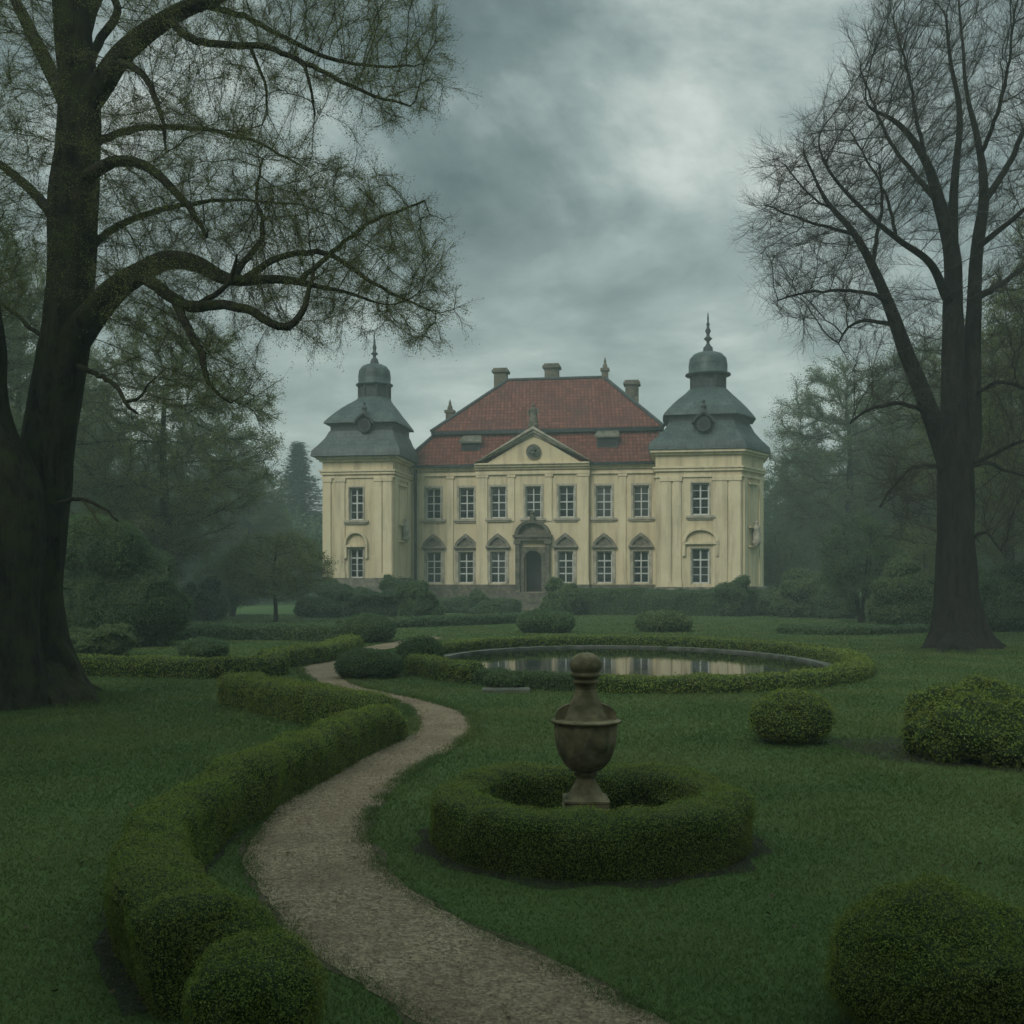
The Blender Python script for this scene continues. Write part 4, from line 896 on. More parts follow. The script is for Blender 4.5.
def twig_mesh(mb, S, Dv, L_, r0, rng, mat=0, bend=.5):
    """curved three-point twigs, three-sided"""
    n = len(S); a = unit(np.cross(Dv, rng.normal(size=(n, 3)))); b = np.cross(unit(Dv), a); Dv = unit(Dv)
    d2 = unit(Dv + rng.normal(size=(n, 3)) * bend); p1 = S + Dv * (L_ * .5)[:, None]; p2 = p1 + d2 * (L_ * .5)[:, None]
    an = np.arange(3) / 3 * 2 * PI; V = []
    for p, f in ((S, 1.0), (p1, .75), (p2, .35)):
        V.append(p[:, None, :] + (r0 * f)[:, None, None] * (np.cos(an)[None, :, None] * a[:, None, :] + np.sin(an)[None, :, None] * b[:, None, :]))
    V = np.stack(V, 1).reshape(-1, 3); q = []
    for k in range(2):
        for i in range(3): q.append((k * 3 + i, k * 3 + (i + 1) % 3, k * 3 + 3 + (i + 1) % 3, k * 3 + 3 + i))
    Q = (np.arange(n) * 9)[:, None, None] + np.array(q)[None]; mb.add(V, Q.reshape(-1, 4), mat); return p1, p2, d2
def woody(name, limbs, A, step, di, dk, seed, tip, mats, trunk_r=None, flare=None, twigs=2, twl=.5, twr=.004, sub=3, leaves=0, leaf=.04, trop=(0, 0, .1), e=2.4, iters=90, parent=None, sides=26, droop=0., thin=.05, jit=.25):
    rng = np.random.default_rng(seed); X, par, tr_, n0 = grow(limbs, A, step, di, dk, rng, iters, trop, jit); r = tree_radii(par, tr_, tip, e)
    for i in range(n0):                      # traced limbs keep the thickness they have in view
        r[i] = max(tr_[i], min(r[i], tr_[i] * 1.3))
    for i in range(n0, len(par)): r[i] = min(r[i], r[par[i]] * .96)
    tk = MB()
    for c in chains(X, par, r):
        rr = r[c].copy(); 
        if len(c) > 1: rr[0] = min(rr[0], rr[1] * 1.25)
        big = rr.max(); pts = X[c]
        ns = sides if big > .2 else 9 if big > .07 else 5 if big > .02 else 3
        if ns == sides and len(c) > 3:
            Q = resample(pts, len(c) * 3); Q0 = Q.copy()
            for _ in range(24): Q[1:-1] = Q[1:-1] * .5 + .25 * (Q[:-2] + Q[2:])
            rq = np.interp(np.linspace(0, 1, len(Q)), np.linspace(0, 1, len(c)), rr)
            ph = rng.uniform(0, 6, 3)
            def rmod(a, m, Q=Q, rq=rq):
                z = Q[:, 2]; out = np.ones((m, ns))
                fl = (flare or (0, 1)); g_ = fl[0] * np.exp(-np.maximum(z, 0) / fl[1])
                lob = .5 + .5 * np.cos(5 * a + ph[0]) * .7 + .3 * np.cos(3 * a + ph[1])
                out += g_[:, None] * (.55 + .75 * np.clip(lob, 0, 1.2))[None, :]
                for i in range(m):
                    for j in range(ns): out[i, j] += .05 * abs(nz((math.cos(a[j]) * 3.2, math.sin(a[j]) * 3.2, Q[i, 2] * .5), 2.0, seed + 8)) + .12 * nz((math.cos(a[j]) * 1.2, math.sin(a[j]) * 1.2, Q[i, 2] * .35), 1.6, seed) + .08 * nz((math.cos(a[j]) * 2, math.sin(a[j]) * 2, Q[i, 2] * .3), 3.5, seed + 4)
                return out
            tube(tk, Q, rq, ns, 0, rmod, caps=True)
        else: tube(tk, pts, rr, ns, 0 if big > .03 else 1, caps=False)
    to = tk.build('trunk', [M[mats[0]], M[mats[1]]], parent)
    cand = np.where((r < thin) & (par >= 0))[0]; cand = cand[np.arange(len(cand))]
    idx = np.repeat(cand, twigs); bd = unit(X[idx] - X[par[idx]]); f = rng.random(len(idx))[:, None]
    S = X[par[idx]] * f + X[idx] * (1 - f); Dv = unit(bd * 1.3 + unit(rng.normal(size=bd.shape)) * .65 + np.array((0, 0, .12 - droop)))
    L_ = twl * rng.uniform(.5, 1.3, len(idx)); cr = MB(); p1, p2, d2 = twig_mesh(cr, S, Dv, L_, np.full(len(idx), twr), rng)
    ends = [p2]; dirs = [d2]
    if sub:
        k = np.repeat(np.arange(len(idx)), sub); f = rng.random(len(k))[:, None]; S2 = np.where(f < .5, S[k] + (p1[k] - S[k]) * f * 2, p1[k] + (p2[k] - p1[k]) * (f * 2 - 1))
        D2 = unit(Dv[k] * 1.0 + unit(rng.normal(size=(len(k), 3))) * .65 - np.array((0, 0, droop))); L2 = twl * .55 * rng.uniform(.4, 1.2, len(k)); a1, a2, b2 = twig_mesh(cr, S2, D2, L2, np.full(len(k), twr * .7), rng); ends += [a1, a2]; dirs += [D2, b2]
    if leaves:
        E = np.concatenate(ends); k = rng.integers(0, len(E), leaves); leaf_quads(cr, E[k] + rng.normal(size=(leaves, 3)) * leaf * 1.2, np.tile((0, 0, .6), (leaves, 1)), leaf, rng, 1, .6, 1.0)
    co = cr.build('crown', [M[mats[1]], M[mats[2]]], parent, smooth=False); return to, co
def cloud_px(polys, Y, dy, n, rng, zmin=None):
    """points filling the outlines given in pixels at distance Y, with real depth, thinner towards the rim"""
    out = []
    for poly, share in polys:
        P = np.array(poly, float); lo, hi = P.min(0), P.max(0); m = int(n * share); got = 0; acc = []
        while got < m:
            q = lo + rng.random((m * 3, 2)) * (hi - lo); q = q[in_poly(q[:, 0], q[:, 1], P)]; q = q + rng.normal(size=q.shape) * 9; acc.append(q); got += len(q)
        q = np.concatenate(acc)[:m]; c = P.mean(0); rel = np.linalg.norm((q - c) / (hi - lo) * 2, axis=1); d = rng.uniform(-1, 1, m) * dy * np.sqrt(np.clip(1.15 - rel ** 2 * .6, .15, 1)); Yd = Y + d
        out.append(np.stack([(q[:, 0] - 512) / F * Yd, Yd, H + (HY - q[:, 1]) / F * Yd], 1))
    return np.concatenate(out)
def limb_px(pts, Y, dep=None):
    """pts: (px, py, width px[, offset in depth])"""
    P = []; r = []
    for k, p in enumerate(pts):
        off = p[3] if len(p) > 3 else 0; q = pp(p[0], p[1], Y + off); P.append(tuple(q)); r.append(p[2] / F * (Y + off) / 2)
    return (P, r)

# the old mossy tree on the left
YL = 19.0; rng = np.random.default_rng(5)
LL = [limb_px(p, YL) for p in (
    [(54, 728, 70), (52, 706, 60), (50, 680, 50), (45, 640, 38), (41, 590, 38), (42, 530, 46), (44, 480, 54), (54, 410, 50), (66, 335, 46), (71, 270, 45), (74, 200, 46), (79, 130, 42), (79, 90, 38), (74, 45, 34), (70, 0, 33), (66, -70, 26), (74, -130, 16)],
    [(82, 110, 26, 0), (101, 86, 25, -.2), (122, 54, 22, -.4), (155, 26, 19, -.6), (188, 7, 16, -.8), (220, -4, 14, -1), (280, -40, 9, -1.3), (340, -70, 5, -1.5)],
    [(168, 18, 9, -.7), (182, 33, 8, -.9), (198, 41, 7.5, -1.1), (235, 46, 7, -1.4), (263, 46, 6, -1.5), (300, 61, 5, -1.7), (347, 84, 4, -2), (378, 98, 3, -2.1), (410, 104, 2, -2.2)],
    [(200, 4, 7, -.8), (243, 16, 6, -.4), (281, 36, 5, 0), (328, 58, 4, .3), (372, 66, 3, .6), (415, 66, 2, .8)],
    [(250, 46, 4, -1.4), (257, 62, 3.5, -1.5), (265, 84, 3, -1.5), (267, 113, 2, -1.5)], [(300, 61, 4, -1.7), (309, 78, 3.5, -1.8), (313, 112, 2, -1.8)],
    [(118, 62, 9, -.3), (134, 68, 7, -1.2), (147, 80, 6.5, -1.8), (155, 96, 6, -2), (163, 122, 4, -2.1), (166, 150, 2, -2.2)],
    [(84, 180, 16), (97, 170, 13.5, -.5), (117, 161, 11.5, -1), (145, 166, 10, -1.5), (169, 185, 8.5, -1.9), (192, 211, 6.5, -2.2), (207, 237, 3.5, -2.4)],
    [(70, 345, 34), (92, 316, 29, -.3), (117, 288, 25, -.7), (145, 271, 21, -1.1), (164, 260, 19, -1.3), (197, 263, 17, -1.5), (220, 278, 14, -1.7), (244, 281, 11, -1.8), (275, 278, 9, -1.8), (300, 281, 8, -1.8), (312, 286, 7, -1.8), (340, 290, 4, -1.7), (385, 305, 2.5, -1.6)],
    [(140, 276, 14, -1.1), (155, 284, 13, -1.4), (174, 299, 12, -1.7), (192, 307, 12, -2), (220, 305, 10, -2.3), (249, 310, 9, -2.5), (272, 324, 8.5, -2.6), (286, 328, 8, -2.6), (300, 315, 7, -2.5), (309, 293, 5, -2.4), (314, 270, 3, -2.3)],
    [(176, 304, 9, -1.7), (188, 328, 8.5, -2.2), (202, 356, 7.5, -2.5), (206, 380, 5, -2.6), (216, 392, 3, -2.7), (230, 404, 2, -2.7)],
    [(230, 280, 8, -1.7), (248, 258, 6.5, -1.2), (260, 243, 5.5, -.9), (262, 222, 4.5, -.6), (256, 195, 3.5, -.4), (262, 160, 2, -.2)],
    [(245, 278, 8, -1.8), (281, 257, 6.5, -1.4), (328, 254, 5.5, -1.1), (370, 281, 4, -.9), (408, 301, 2.5, -.8), (432, 310, 2, -.7)],
    [(300, 281, 6, -1.8), (328, 256, 5, -1.5), (366, 225, 4, -1.2), (398, 211, 2.8, -1), (425, 200, 2, -.9)],
    [(192, 307, 7, -2), (210, 297, 6, -2.2), (228, 285, 5, -2.3), (236, 262, 4, -2.4)],
    [(76, 366, 7), (87, 370, 5.5, -.8), (104, 378, 5, -1.4), (117, 387, 4.5, -1.7), (126, 402, 4, -1.9), (137, 414, 2.5, -2)], [(126, 402, 4, -1.9), (140, 396, 3, -2), (149, 385, 2, -2.1)],
    [(48, 506, 6), (60, 503, 5, -.7), (80, 499, 4.2, -1.3), (101, 507, 3.2, -1.7), (118, 521, 2, -2)], [(80, 499, 3, -1.3), (92, 512, 2.4, -1.7), (100, 524, 1.6, -2)],
    [(60, 340, 7), (38, 333, 5, .5), (15, 314, 4, .9), (0, 303, 4, 1.1), (-30, 290, 3, 1.3)],
    [(76, 120, 22), (55, 80, 14, .8), (30, 30, 12, 1.4), (5, -20, 9, 1.8)], [(72, 240, 16), (45, 205, 11, 1), (20, 180, 9, 1.6), (-20, 150, 7, 2)], [(78, 60, 18), (95, 0, 13, 1), (130, -50, 9, 1.6), (180, -90, 6, 2)],
    [(78, 90, 12, 0), (100, 40, 9, .8), (118, 10, 8, 1.2), (100, -20, 6, 1.5)], [(80, 150, 10), (130, 130, 7, 1.4), (190, 128, 5, 2), (250, 140, 3, 2.4), (300, 165, 2, 2.5)],
    [(76, 260, 10), (120, 225, 7, 1.2), (180, 205, 5, 1.8), (240, 200, 3, 2.2), (300, 205, 2, 2.5)],
    [(60, 650, 22, -.2), (72, 682, 22, -.3), (88, 703, 16, -.5), (106, 716, 8, -.6), (122, 728, 3, -.7)], [(50, 670, 24, .3), (66, 686, 22, .7), (90, 694, 14, 1.2), (116, 700, 5, 1.6)],
    [(0, 732, 96, -1.0), (0, 706, 88, -1.0), (2, 670, 76, -1.0), (0, 600, 68, -1.0), (4, 540, 72, -1.0), (8, 500, 74, -1.0), (2, 466, 66, -1), (-18, 410, 48, -1), (-22, 320, 50, -1), (-34, 240, 40, -1), (-60, 150, 34, -1), (-80, 40, 24, -1)])]
polys = [([(100, -20), (200, -70), (420, -50), (452, 60), (455, 95), (425, 128), (385, 138), (330, 120), (260, 125), (210, 95), (130, 60)], .20),
         ([(100, 120), (180, 95), (250, 125), (310, 150), (335, 190), (300, 250), (200, 262), (100, 245)], .19),
         ([(290, 190), (345, 172), (385, 180), (440, 240), (445, 310), (438, 345), (400, 346), (366, 322), (330, 350), (300, 345), (250, 330), (230, 240)], .22),
         ([(-90, -80), (60, -80), (60, 120), (55, 300), (-30, 330), (-90, 250)], .20), ([(80, -90), (430, -90), (400, -40), (90, -10)], .11), ([(100, 235), (240, 235), (230, 330), (290, 390), (210, 420), (150, 350), (95, 300)], .08)]
A_ = cloud_px(polys, YL, 3.0, 4600, rng); A_[:, 1] -= .4
t = empty('old_tree', (pp(52, 708, YL)[0], YL, 0)); tag(t, 'huge old mossy tree leaning at the left edge with thin new leaves', 'tree')
def tree_at(t, *a, **k):
    for o in woody(*a, **k): o.parent = t; o.matrix_parent_inverse.identity(); o.location = -t.location
tree_at(t, 'old_tree', LL, A_, .15, 1.5, .17, 5, .0042, ('moss_bark', 'twig_olive', 'spring_leaf'), flare=(.42, .8), twigs=4, twl=.34, twr=.0022, sub=3, leaves=330000, leaf=.024, trop=(0, 0, .04), thin=.020, sides=30, droop=.06, jit=.12)

# the tall bare tree on the right
YR = 34.0; rng = np.random.default_rng(6)
RL = [limb_px(p, YR) for p in (
    [(964, 668, 66), (963, 648, 58), (961, 630, 49), (957, 595, 39), (956, 550, 36), (956, 500, 34), (956, 465, 33), (955, 440, 28), (953, 380, 22), (953, 328, 20), (953, 262, 17), (946, 225, 14), (939, 202, 12), (925, 159, 8), (897, 122, 5, -.6), (864, 108, 2.5, -1)],
    [(950, 625, 20), (938, 642, 15, -.2), (922, 653, 8, -.5), (902, 660, 3, -.7)], [(972, 625, 20), (985, 640, 15, .1), (1002, 650, 8, .2), (1022, 657, 3, .3)], [(962, 632, 22, -.3), (966, 652, 15, -1.3), (972, 664, 7, -2.3), (976, 674, 3, -3.0)], [(956, 632, 20, .2), (946, 648, 12, -1.1), (936, 660, 5, -1.8)],
    [(950, 470, 22), (944, 450, 20, -.2), (925, 398, 17, -.5), (906, 352, 14, -.8), (887, 300, 11, -1), (873, 267, 9, -1.2), (855, 234, 7, -1.4), (827, 202, 4.5, -1.6), (812, 173, 2.5, -1.8), (800, 150, 2, -1.8)],
    [(962, 470, 20), (971, 445, 19, .3), (972, 400, 17, .5), (973, 328, 15, .6), (977, 248, 12, .8), (984, 202, 10, .9), (981, 155, 7, 1), (967, 94, 4, 1.2), (962, 40, 2.5, 1.3), (958, 0, 2, 1.3)],
    [(953, 262, 11), (954, 187, 8, .5), (960, 117, 5.5, .8), (950, 60, 3.5, 1), (946, 10, 2, 1.2)],
    [(984, 202, 8, .9), (1009, 164, 6, 1.6), (1024, 131, 5, 2), (1055, 80, 3, 2.4)], [(977, 248, 7, .8), (1005, 225, 5, -.5), (1035, 200, 4, -1.2), (1065, 170, 2, -1.6)],
    [(950, 305, 11), (944, 291, 9, -.4), (930, 262, 7, -1), (897, 239, 5.5, -1.6), (859, 206, 4, -2), (828, 170, 2.5, -2.3), (815, 140, 1.5, -2.4)],
    [(939, 202, 7), (915, 175, 5, .8), (890, 140, 3.5, 1.5), (872, 100, 2.4, 1.9), (860, 70, 1.5, 2)], [(925, 159, 5), (915, 110, 3.5, .4), (905, 60, 2.4, .8), (893, 20, 1.5, 1)],
    [(897, 239, 4, -1.6), (888, 200, 3, -1.2), (870, 165, 2.2, -1), (850, 130, 1.4, -.8)],
    [(886, 303, 5, -1), (878, 296, 4, -1.4), (855, 291, 3.4, -2), (808, 292, 2.6, -2.6), (778, 300, 1.5, -2.9)], [(893, 325, 5, -.9), (880, 322, 4, -.5), (864, 321, 3.4, -.1), (848, 327, 2.6, .3), (839, 343, 1.5, .5)],
    [(873, 267, 5, -1.2), (877, 235, 4, -.6), (882, 200, 3, -.2), (880, 165, 2, .1)], [(855, 234, 4, -1.4), (820, 225, 3, -2), (790, 215, 2, -2.4), (765, 205, 1.4, -2.6)], [(835, 210, 3, -1.6), (810, 195, 2, -1.2), (785, 165, 1.4, -1)],
    [(926, 415, 5, -.5), (918, 408, 4.5, -1), (892, 403, 4, -1.7), (864, 412, 3, -2.2), (850, 425, 1.6, -2.4)],
    [(974, 396, 5, .5), (985, 388, 4.4, -.3), (1000, 382, 4, -.9), (1024, 388, 3.2, -1.5), (1045, 400, 2, -1.8)], [(970, 462, 6), (985, 459, 4.6, -.6), (1005, 448, 4, -1.2), (1026, 440, 3, -1.6), (1050, 436, 2, -1.8)],
    [(970, 465, 5), (990, 463, 4.4, .8), (1005, 470, 3.6, 1.4), (1024, 476, 2.6, 1.8)], [(943, 470, 5), (932, 466, 4, -1), (911, 468, 3.4, -1.8), (896, 482, 2.8, -2.2), (880, 505, 1.6, -2.6)],
    [(968, 545, 4), (977, 535, 3.2, -.6), (988, 533, 2.6, -1), (998, 546, 2, -1.3), (1006, 558, 1.2, -1.5)],
    [(972, 300, 8, .6), (1000, 285, 6, 1.4), (1030, 262, 4, 2.2), (1060, 240, 2, 2.6)], [(981, 155, 5, 1), (1000, 105, 4, .2), (1010, 50, 2.6, -.2), (1015, 5, 1.8, -.4)])]
polys = [([(752, 215), (765, 165), (800, 140), (845, 150), (880, 200), (900, 260), (870, 320), (815, 335), (775, 310), (760, 260)], .22), ([(800, 150), (835, 95), (860, 45), (900, 0), (940, 120), (945, 230), (880, 230)], .20),
         ([(860, 40), (900, -40), (1080, -60), (1110, 120), (1000, 130), (930, 160)], .26), ([(930, 140), (1000, 110), (1110, 110), (1100, 300), (1050, 420), (990, 420), (985, 260)], .20), ([(840, 300), (940, 300), (940, 440), (880, 430), (845, 360)], .06), ([(985, 420), (1080, 400), (1060, 520), (1000, 560), (975, 520)], .03), ([(870, 460), (935, 455), (935, 520), (890, 540)], .03)]
A_ = cloud_px(polys, YR, 4.2, 4200, rng)
t = empty('bare_tree', (pp(963, 652, YR)[0], YR, 0)); tag(t, 'tall bare tree with forked grey trunk standing on the right lawn', 'tree')
tree_at(t, 'bare_tree', RL, A_, .25, 2.6, .29, 6, .0075, ('bark', 'twig', 'olive_leaf'), flare=(.3, .9), twigs=3, twl=.8, twr=.0038, sub=3, leaves=6000, leaf=.04, trop=(0, 0, .42), thin=.032, sides=28, jit=.12, droop=-.28)

# hazy trees behind: a few kinds, each copy turned and scaled
def crown_pts(rng, n, c, rad, hollow=.25):
    d = unit(rng.normal(size=(n, 3))); rr = (hollow + (1 - hollow) * rng.random(n) ** .45); lob = np.array([1 + .28 * nz(x, 1.7, c[2]) for x in d]); return np.array(c) + d * (rr * lob)[:, None] * np.array(rad)
def park_tree(name, seed, h, rx, mats, leaves, leaf, twigs=2, sub=2, nA=700, z0=.25, twr=.016, tip=.016, twl=.9, multi=1):
    rng = np.random.default_rng(seed); A = crown_pts(rng, nA, (0, 0, h * (z0 + 1) / 2 * 1.02), (rx, rx, h * (1 - z0) / 2)); limbs = []
    for k in range(multi):
        dx, dy = (0, 0) if multi == 1 else rng.uniform(-.12, .12, 2) * h
        limbs.append(([(dx * .1, dy * .1, -.1), (dx * .4 + rng.normal() * .01 * h, dy * .4, h * .2), (dx + rng.normal() * .02 * h, dy + rng.normal() * .02 * h, h * .55), (dx * 1.3, dy * 1.3, h * .78)], [h * .026, h * .021, h * .013, h * .006]))
    t = empty(name); a, b = woody(name, limbs, A, h * .03, h * .28, h * .04, seed, tip, mats, flare=(.8, h * .03), twigs=twigs, twl=twl, twr=twr, sub=sub, leaves=leaves, leaf=leaf, thin=h * .0045, sides=14); a.parent = t; b.parent = t; return t
def fir(seed, h, r):
    rng = np.random.default_rng(seed); t = empty('fir_tree'); tk = MB(); tube(tk, [(0, 0, -.1), (.02 * h, 0, h * .5), (0, 0, h)], [h * .018, h * .011, .02], 10); tk.build('trunk', [M['bark']], t); cr = MB(); C = []; Nn = []
    for z in np.linspace(.08, .99, 46):
        L_ = r * (1 - z) ** 1.05 * rng.uniform(.75, 1.1) + .08; nb = int(9 + 5 * (1 - z)); a0 = rng.uniform(0, 6)
        for k in range(nb):
            a = a0 + k / nb * 2 * PI + rng.normal() * .2; l = L_ * rng.uniform(.6, 1.1); s = np.linspace(.1, 1, 22); P = np.stack([np.cos(a) * l * s, np.sin(a) * l * s, z * h + l * (.12 - .35 * s ** 1.6 + .25 * s ** 3)], 1)
            tube(cr, P[::7], np.linspace(.03, .008, len(P[::7])), 3, 0, caps=False); C.append(P + rng.normal(size=P.shape) * l * .07); Nn.append(np.tile((0, 0, 1.), (22, 1)))
    C = np.concatenate(C); C = np.concatenate([C, C + rng.normal(size=C.shape) * .15]); leaf_quads(cr, C, np.tile((0, 0, 1.), (len(C), 1)), .24, rng, 1, .35, .6); cr.build('crown', [M['twig'], M['fir_leaf']], t, smooth=False); return t
KIND = {'olive': park_tree('leafing_tree', 71, 14, 5.2, ('bark', 'twig_olive', 'spring_leaf'), 150000, .075, nA=1100, z0=.12, twigs=3), 'bare': park_tree('leafless_tree', 72, 16, 5.0, ('bark', 'twig_olive', 'mid_leaf'), 110000, .085, twigs=4, sub=3, nA=1100, z0=.15, twr=.013),
        'dense': park_tree('leafy_tree', 73, 12, 5.0, ('bark', 'twig', 'dark_leaf'), 110000, .13, nA=900, z0=.06), 'small': park_tree('small_tree', 74, 5, 2.9, ('bark', 'twig_olive', 'spring_leaf'), 32000, .085, nA=500, z0=.22, twr=.01, tip=.01, twl=.45),
        'multi': park_tree('bushy_tree', 75, 6, 2.6, ('bark', 'twig', 'dark_leaf'), 30000, .10, nA=500, z0=.1, twr=.01, tip=.01, twl=.5, multi=3), 'fir': fir(76, 14, 4.0)}
HT = {'olive': 14.6, 'bare': 16.6, 'dense': 12.6, 'small': 5.2, 'multi': 6.2, 'fir': 14}; RX = {'olive': 5.6, 'bare': 5.6, 'dense': 5.6, 'small': 3.1, 'multi': 2.9, 'fir': 4.0}
used = set(); rt = random.Random(9)
def put(kind, px, Y, ptop, wpx, label, cat='tree', group='hazy trees round the park'):
    t = KIND[kind]
    if kind in used: t = copy_tree(t)
    used.add(kind); h = H + (HY - ptop) / F * Y; w = wpx / 2 / F * Y; t.location = ((px - 512) / F * Y, Y, 0); t.rotation_euler = (0, 0, rt.uniform(0, 6.28)); s = w / RX[kind]; t.scale = (s, s, h / HT[kind]); tag(t, label, cat, group)
put('olive', 165, 56, 310, 225, 'olive leafing tree whose crown fills the gap right of the mossy trunk')
put('olive', 20, 62, 250, 190, 'hazy leafing tree behind the mossy trunk')
put('dense', 200, 112, 425, 180, 'blue hazed leafy tree between the olive tree and the fir')
put('bare', 248, 108, 455, 90, 'thin leafless tree standing left beside the fir')
put('fir', 298, 150, 444, 180, 'slim hazy fir tree left of the manor')
put('small', 276, 59, 531, 118, 'small spreading tree on the lawn before the left tower')
put('multi', 232, 70, 545, 90, 'bushy low tree left of the small spreading tree')
put('multi', 330, 92, 535, 70, 'bushy tree close beside the left tower')
put('dense', 70, 110, 385, 170, 'dark hazy leafy tree far behind the mossy trunk')
put('dense', 130, 60, 480, 130, 'lower leafy tree behind the big dark shrub')
put('bare', -60, 48, 150, 240, 'tall bare tree at the far left edge of the park')
put('olive', 255, 120, 500, 110, 'pale far tree between the blue tree and the fir')
put('bare', 848, 92, 350, 175, 'hazy bare tree between the right tower and the grey trunk')
put('bare', 940, 105, 318, 200, 'tall faint tree behind the forked bare tree')
put('olive', 1010, 62, 300, 200, 'hazy leafing tree at the right edge of the park')
put('dense', 800, 118, 448, 120, 'blue hazed leafy tree next to the right tower')
put('dense', 905, 112, 425, 170, 'leafy tree low behind the hazy bare tree')
put('dense', 1000, 96, 420, 170, 'dark leafy tree low at the right edge')
put('multi', 862, 58, 512, 90, 'many stemmed bushy tree under the hazy bare tree')
put('multi', 785, 84, 530, 56, 'dark bushy tree at the side of the right tower')
put('olive', 1090, 46, 180, 240, 'tall leafing tree just outside the right edge')
put('small', 925, 66, 520, 100, 'small tree left behind the grey trunk')

for x_, y_, s_, lab in ((-9.5, -8, 1.3, 'unseen shade tree added behind the viewer on the left'), (0.5, -12, 1.3, 'unseen shade tree added straight behind the viewer'), (11, -10, 1.25, 'unseen shade tree added behind the viewer on the right'), (-20, 1, 1.4, 'unseen shade tree added left beside the viewer')):  # unseen trees, added out of frame to darken the foreground
    t = copy_tree(KIND['dense']); t.location = (x_, y_, 0); t.rotation_euler = (0, 0, x_); t.scale = (s_, s_, s_ * 1.1); tag(t, lab, 'tree', 'unseen trees added to shade the foreground')

# distant woods closing the view: nobody could count the trees
rng = np.random.default_rng(15); mb = MB(); C = []
for (a0, a1) in ((-26, -8.5), (12.0, 30)):
    for k in range(150):
        an = R(rng.uniform(a0, a1)); Yd = rng.uniform(130, 165); h = rng.uniform(7, 13); c = np.array((math.tan(an) * Yd, Yd, h * .55)); r_ = rng.uniform(2.5, 5)
        d = unit(rng.normal(size=(420, 3))) * (rng.random(420) ** .4)[:, None]; C.append(c + d * np.array((r_, r_, h * .55)))
C = np.concatenate(C); leaf_quads(mb, C, np.tile((0, 0, .5), (len(C), 1)), .7, rng, 0, .6, 1.0); tag(mb.build('distant_woods', [M['dark_leaf']], smooth=False), kind='stuff')

# ------------------------------------------------------------------ grass and loose gravel
rng = np.random.default_rng(8); n = GRASS_N
Yg = 4.2 * (75 / 4.2) ** (rng.random(n) ** 1.1); half = .72 * Yg + 3.5; xg = rng.uniform(-1, 1, n) * half
keep = np.ones(n, bool); keep &= ~in_poly(xg + rng.normal(size=n) * .09, Yg + rng.normal(size=n) * .09, PATH_POLY); keep &= ((xg - PC[0]) / HA) ** 2 + ((Yg - PC[1]) / HB) ** 2 > 1; keep &= ((xg - RC[0]) ** 2 + (Yg - RC[1]) ** 2) > .9 ** 2
for sp_ in soil_polys: keep &= ~(in_poly(xg, Yg, sp_) & (rng.random(n) < .5))
ex, ey = [], []                             # ragged grass creeping over both edges of the path
for E_ in (PL, PR):
    k_i = rng.integers(0, len(E_) - 1, 45000); f_ = rng.random(45000); e_ = E_[k_i] * (1 - f_)[:, None] + E_[k_i + 1] * f_[:, None]; cl_ = np.array([.5 + .9 * nz(p, 3.5, 8) for p in e_]); ok = rng.random(45000) < cl_
    ex.append((e_[:, 0] + rng.normal(size=45000) * .055)[ok]); ey.append((e_[:, 1] + rng.normal(size=45000) * .055)[ok])
for bx, by, br in ((pp(40, 700, YL)[0], YL, .85), (pp(963, 652, YR)[0], YR, 1.15)):   # longer grass round the two trunks
    m_ = 9000; a_ = rng.uniform(0, 2 * PI, m_); q_ = br * (1 + np.abs(rng.normal(size=m_)) * .35); ex.append(bx + q_ * np.cos(a_) * 1.1); ey.append(by + q_ * np.sin(a_))
xg = np.concatenate([xg[keep]] + ex); Yg = np.concatenate([Yg[keep]] + ey); n = len(xg); dist = np.hypot(xg, Yg)
cl = np.array([nz((x, y, 0), .9, 2) for x, y in zip(xg[::1], Yg[::1])]); hgt = (.021 + .009 * cl) * rng.uniform(.6, 1.4, n) * np.clip(dist / 9, .9, 1.7); wd = .0022 * np.clip(dist / 5, 1, 12) * rng.uniform(.7, 1.3, n)
an = rng.uniform(0, 2 * PI, n); lean = rng.normal(size=(n, 2)) * .9; hgt[-18000:] *= 2.4; B = np.stack([xg, Yg, np.zeros(n)], 1); s = np.stack([np.cos(an), np.sin(an), 0 * an], 1) * wd[:, None]; tip = B + np.concatenate([lean, np.ones((n, 1))], 1) * hgt[:, None]
mb = MB(); mb.add(np.stack([B - s, B + s, tip], 1).reshape(-1, 3), np.arange(n * 3).reshape(-1, 3)); tag(mb.build('grass', [M['grass']], smooth=False), kind='stuff')
n = 60000; Yg = 4.2 * (22 / 4.2) ** rng.random(n); xg = rng.uniform(-1, 1, n) * (.56 * Yg + .5); k = in_poly(xg + rng.normal(size=n) * .04, Yg + rng.normal(size=n) * .04, PATH_POLY); xg, Yg = xg[k], Yg[k]; n = len(xg)
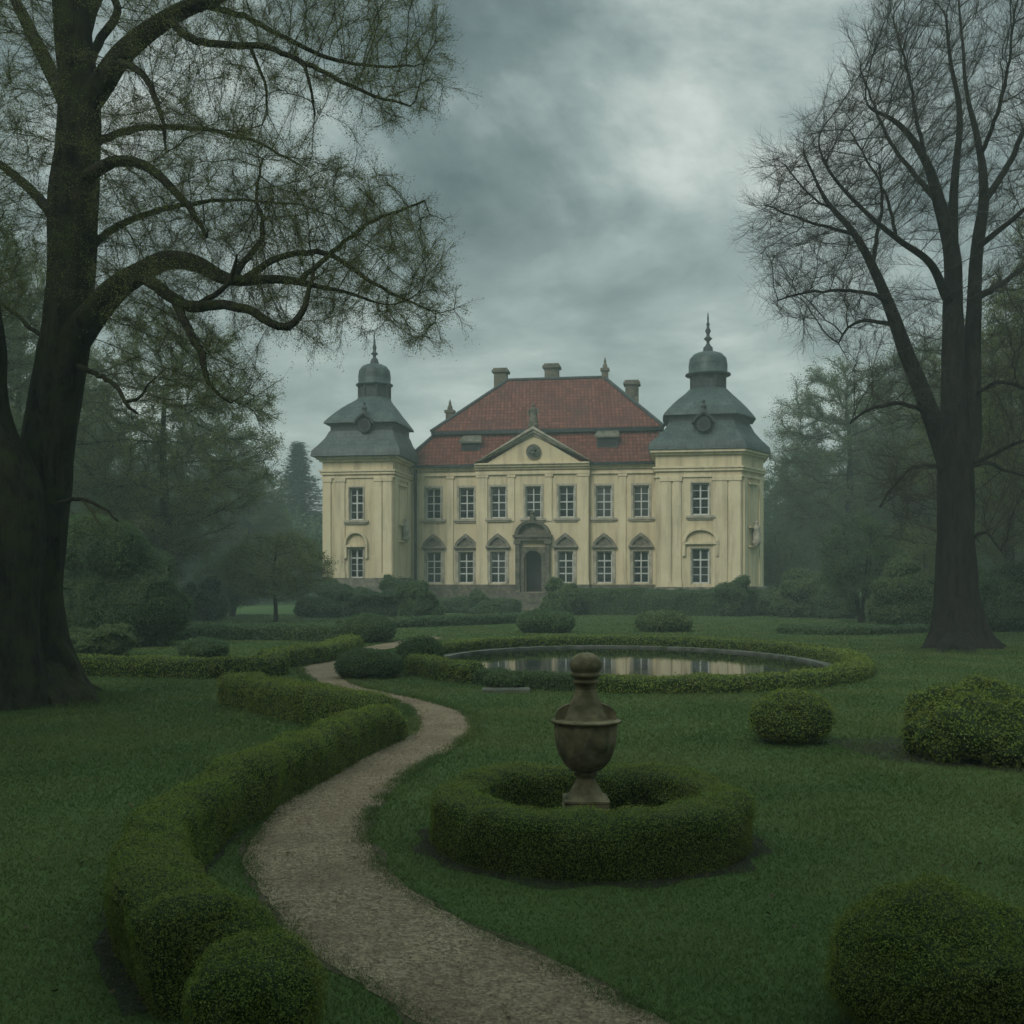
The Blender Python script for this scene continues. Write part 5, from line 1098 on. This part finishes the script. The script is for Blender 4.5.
mb = MB(); C = np.stack([xg, Yg, np.full(n, .011)], 1); s = rng.uniform(.003, .009, n) * np.clip(Yg / 7, .8, 2); O = np.array([(1, 0, 0), (0, 1, 0), (-1, 0, 0), (0, -1, 0), (0, 0, .7)])
rot = rng.uniform(0, 6, n); cr_, sr_ = np.cos(rot), np.sin(rot); V = C[:, None, :] + np.stack([(O[None, :, 0] * cr_[:, None] - O[None, :, 1] * sr_[:, None] * .7), (O[None, :, 0] * sr_[:, None] + O[None, :, 1] * cr_[:, None] * .7), np.repeat(O[None, :, 2], n, 0)], 2) * s[:, None, None]
mb.add(V.reshape(-1, 3), ((np.arange(n) * 5)[:, None, None] + np.array([(0, 1, 4), (1, 2, 4), (2, 3, 4), (3, 0, 4)])[None]).reshape(-1, 3)); tag(mb.build('loose_gravel', [M['pebble']], smooth=False), kind='stuff')

n = 500; xl = np.concatenate([rng.normal(-7.5, 3.2, n // 2), rng.uniform(-5, 7, n // 2)]); yl = np.concatenate([rng.normal(16.5, 3.2, n // 2), 4.5 + 16 * rng.random(n // 2)]); ok = ((xl - PC[0]) / HA) ** 2 + ((yl - PC[1]) / HB) ** 2 > 1
mb = MB(); leaf_quads(mb, np.stack([xl, yl, np.full(n, .024)], 1)[ok], np.tile((0, 0, 1.), (ok.sum(), 1)), .045, rng, 0, .6, .5); tag(mb.build('fallen_leaves', [M['fallen']], smooth=False), kind='stuff')

# ------------------------------------------------------------------ misty air
mb = MB(); box(mb, -170, 170, -40, 230, -1.6, 42); hz = mb.build('haze', [], smooth=False); tag(hz, kind='stuff')
m = bpy.data.materials.new('mist'); m.use_nodes = True; nt = m.node_tree; nt.nodes.clear(); o_ = nt.nodes.new('ShaderNodeOutputMaterial'); v_ = nt.nodes.new('ShaderNodeVolumePrincipled'); nt.links.new(v_.outputs[0], o_.inputs['Volume'])
v_.inputs['Color'].default_value = (.76, .94, .92, 1); v_.inputs['Density'].default_value = HAZE_D; v_.inputs['Anisotropy'].default_value = 0.0
hz.data.materials.append(m)
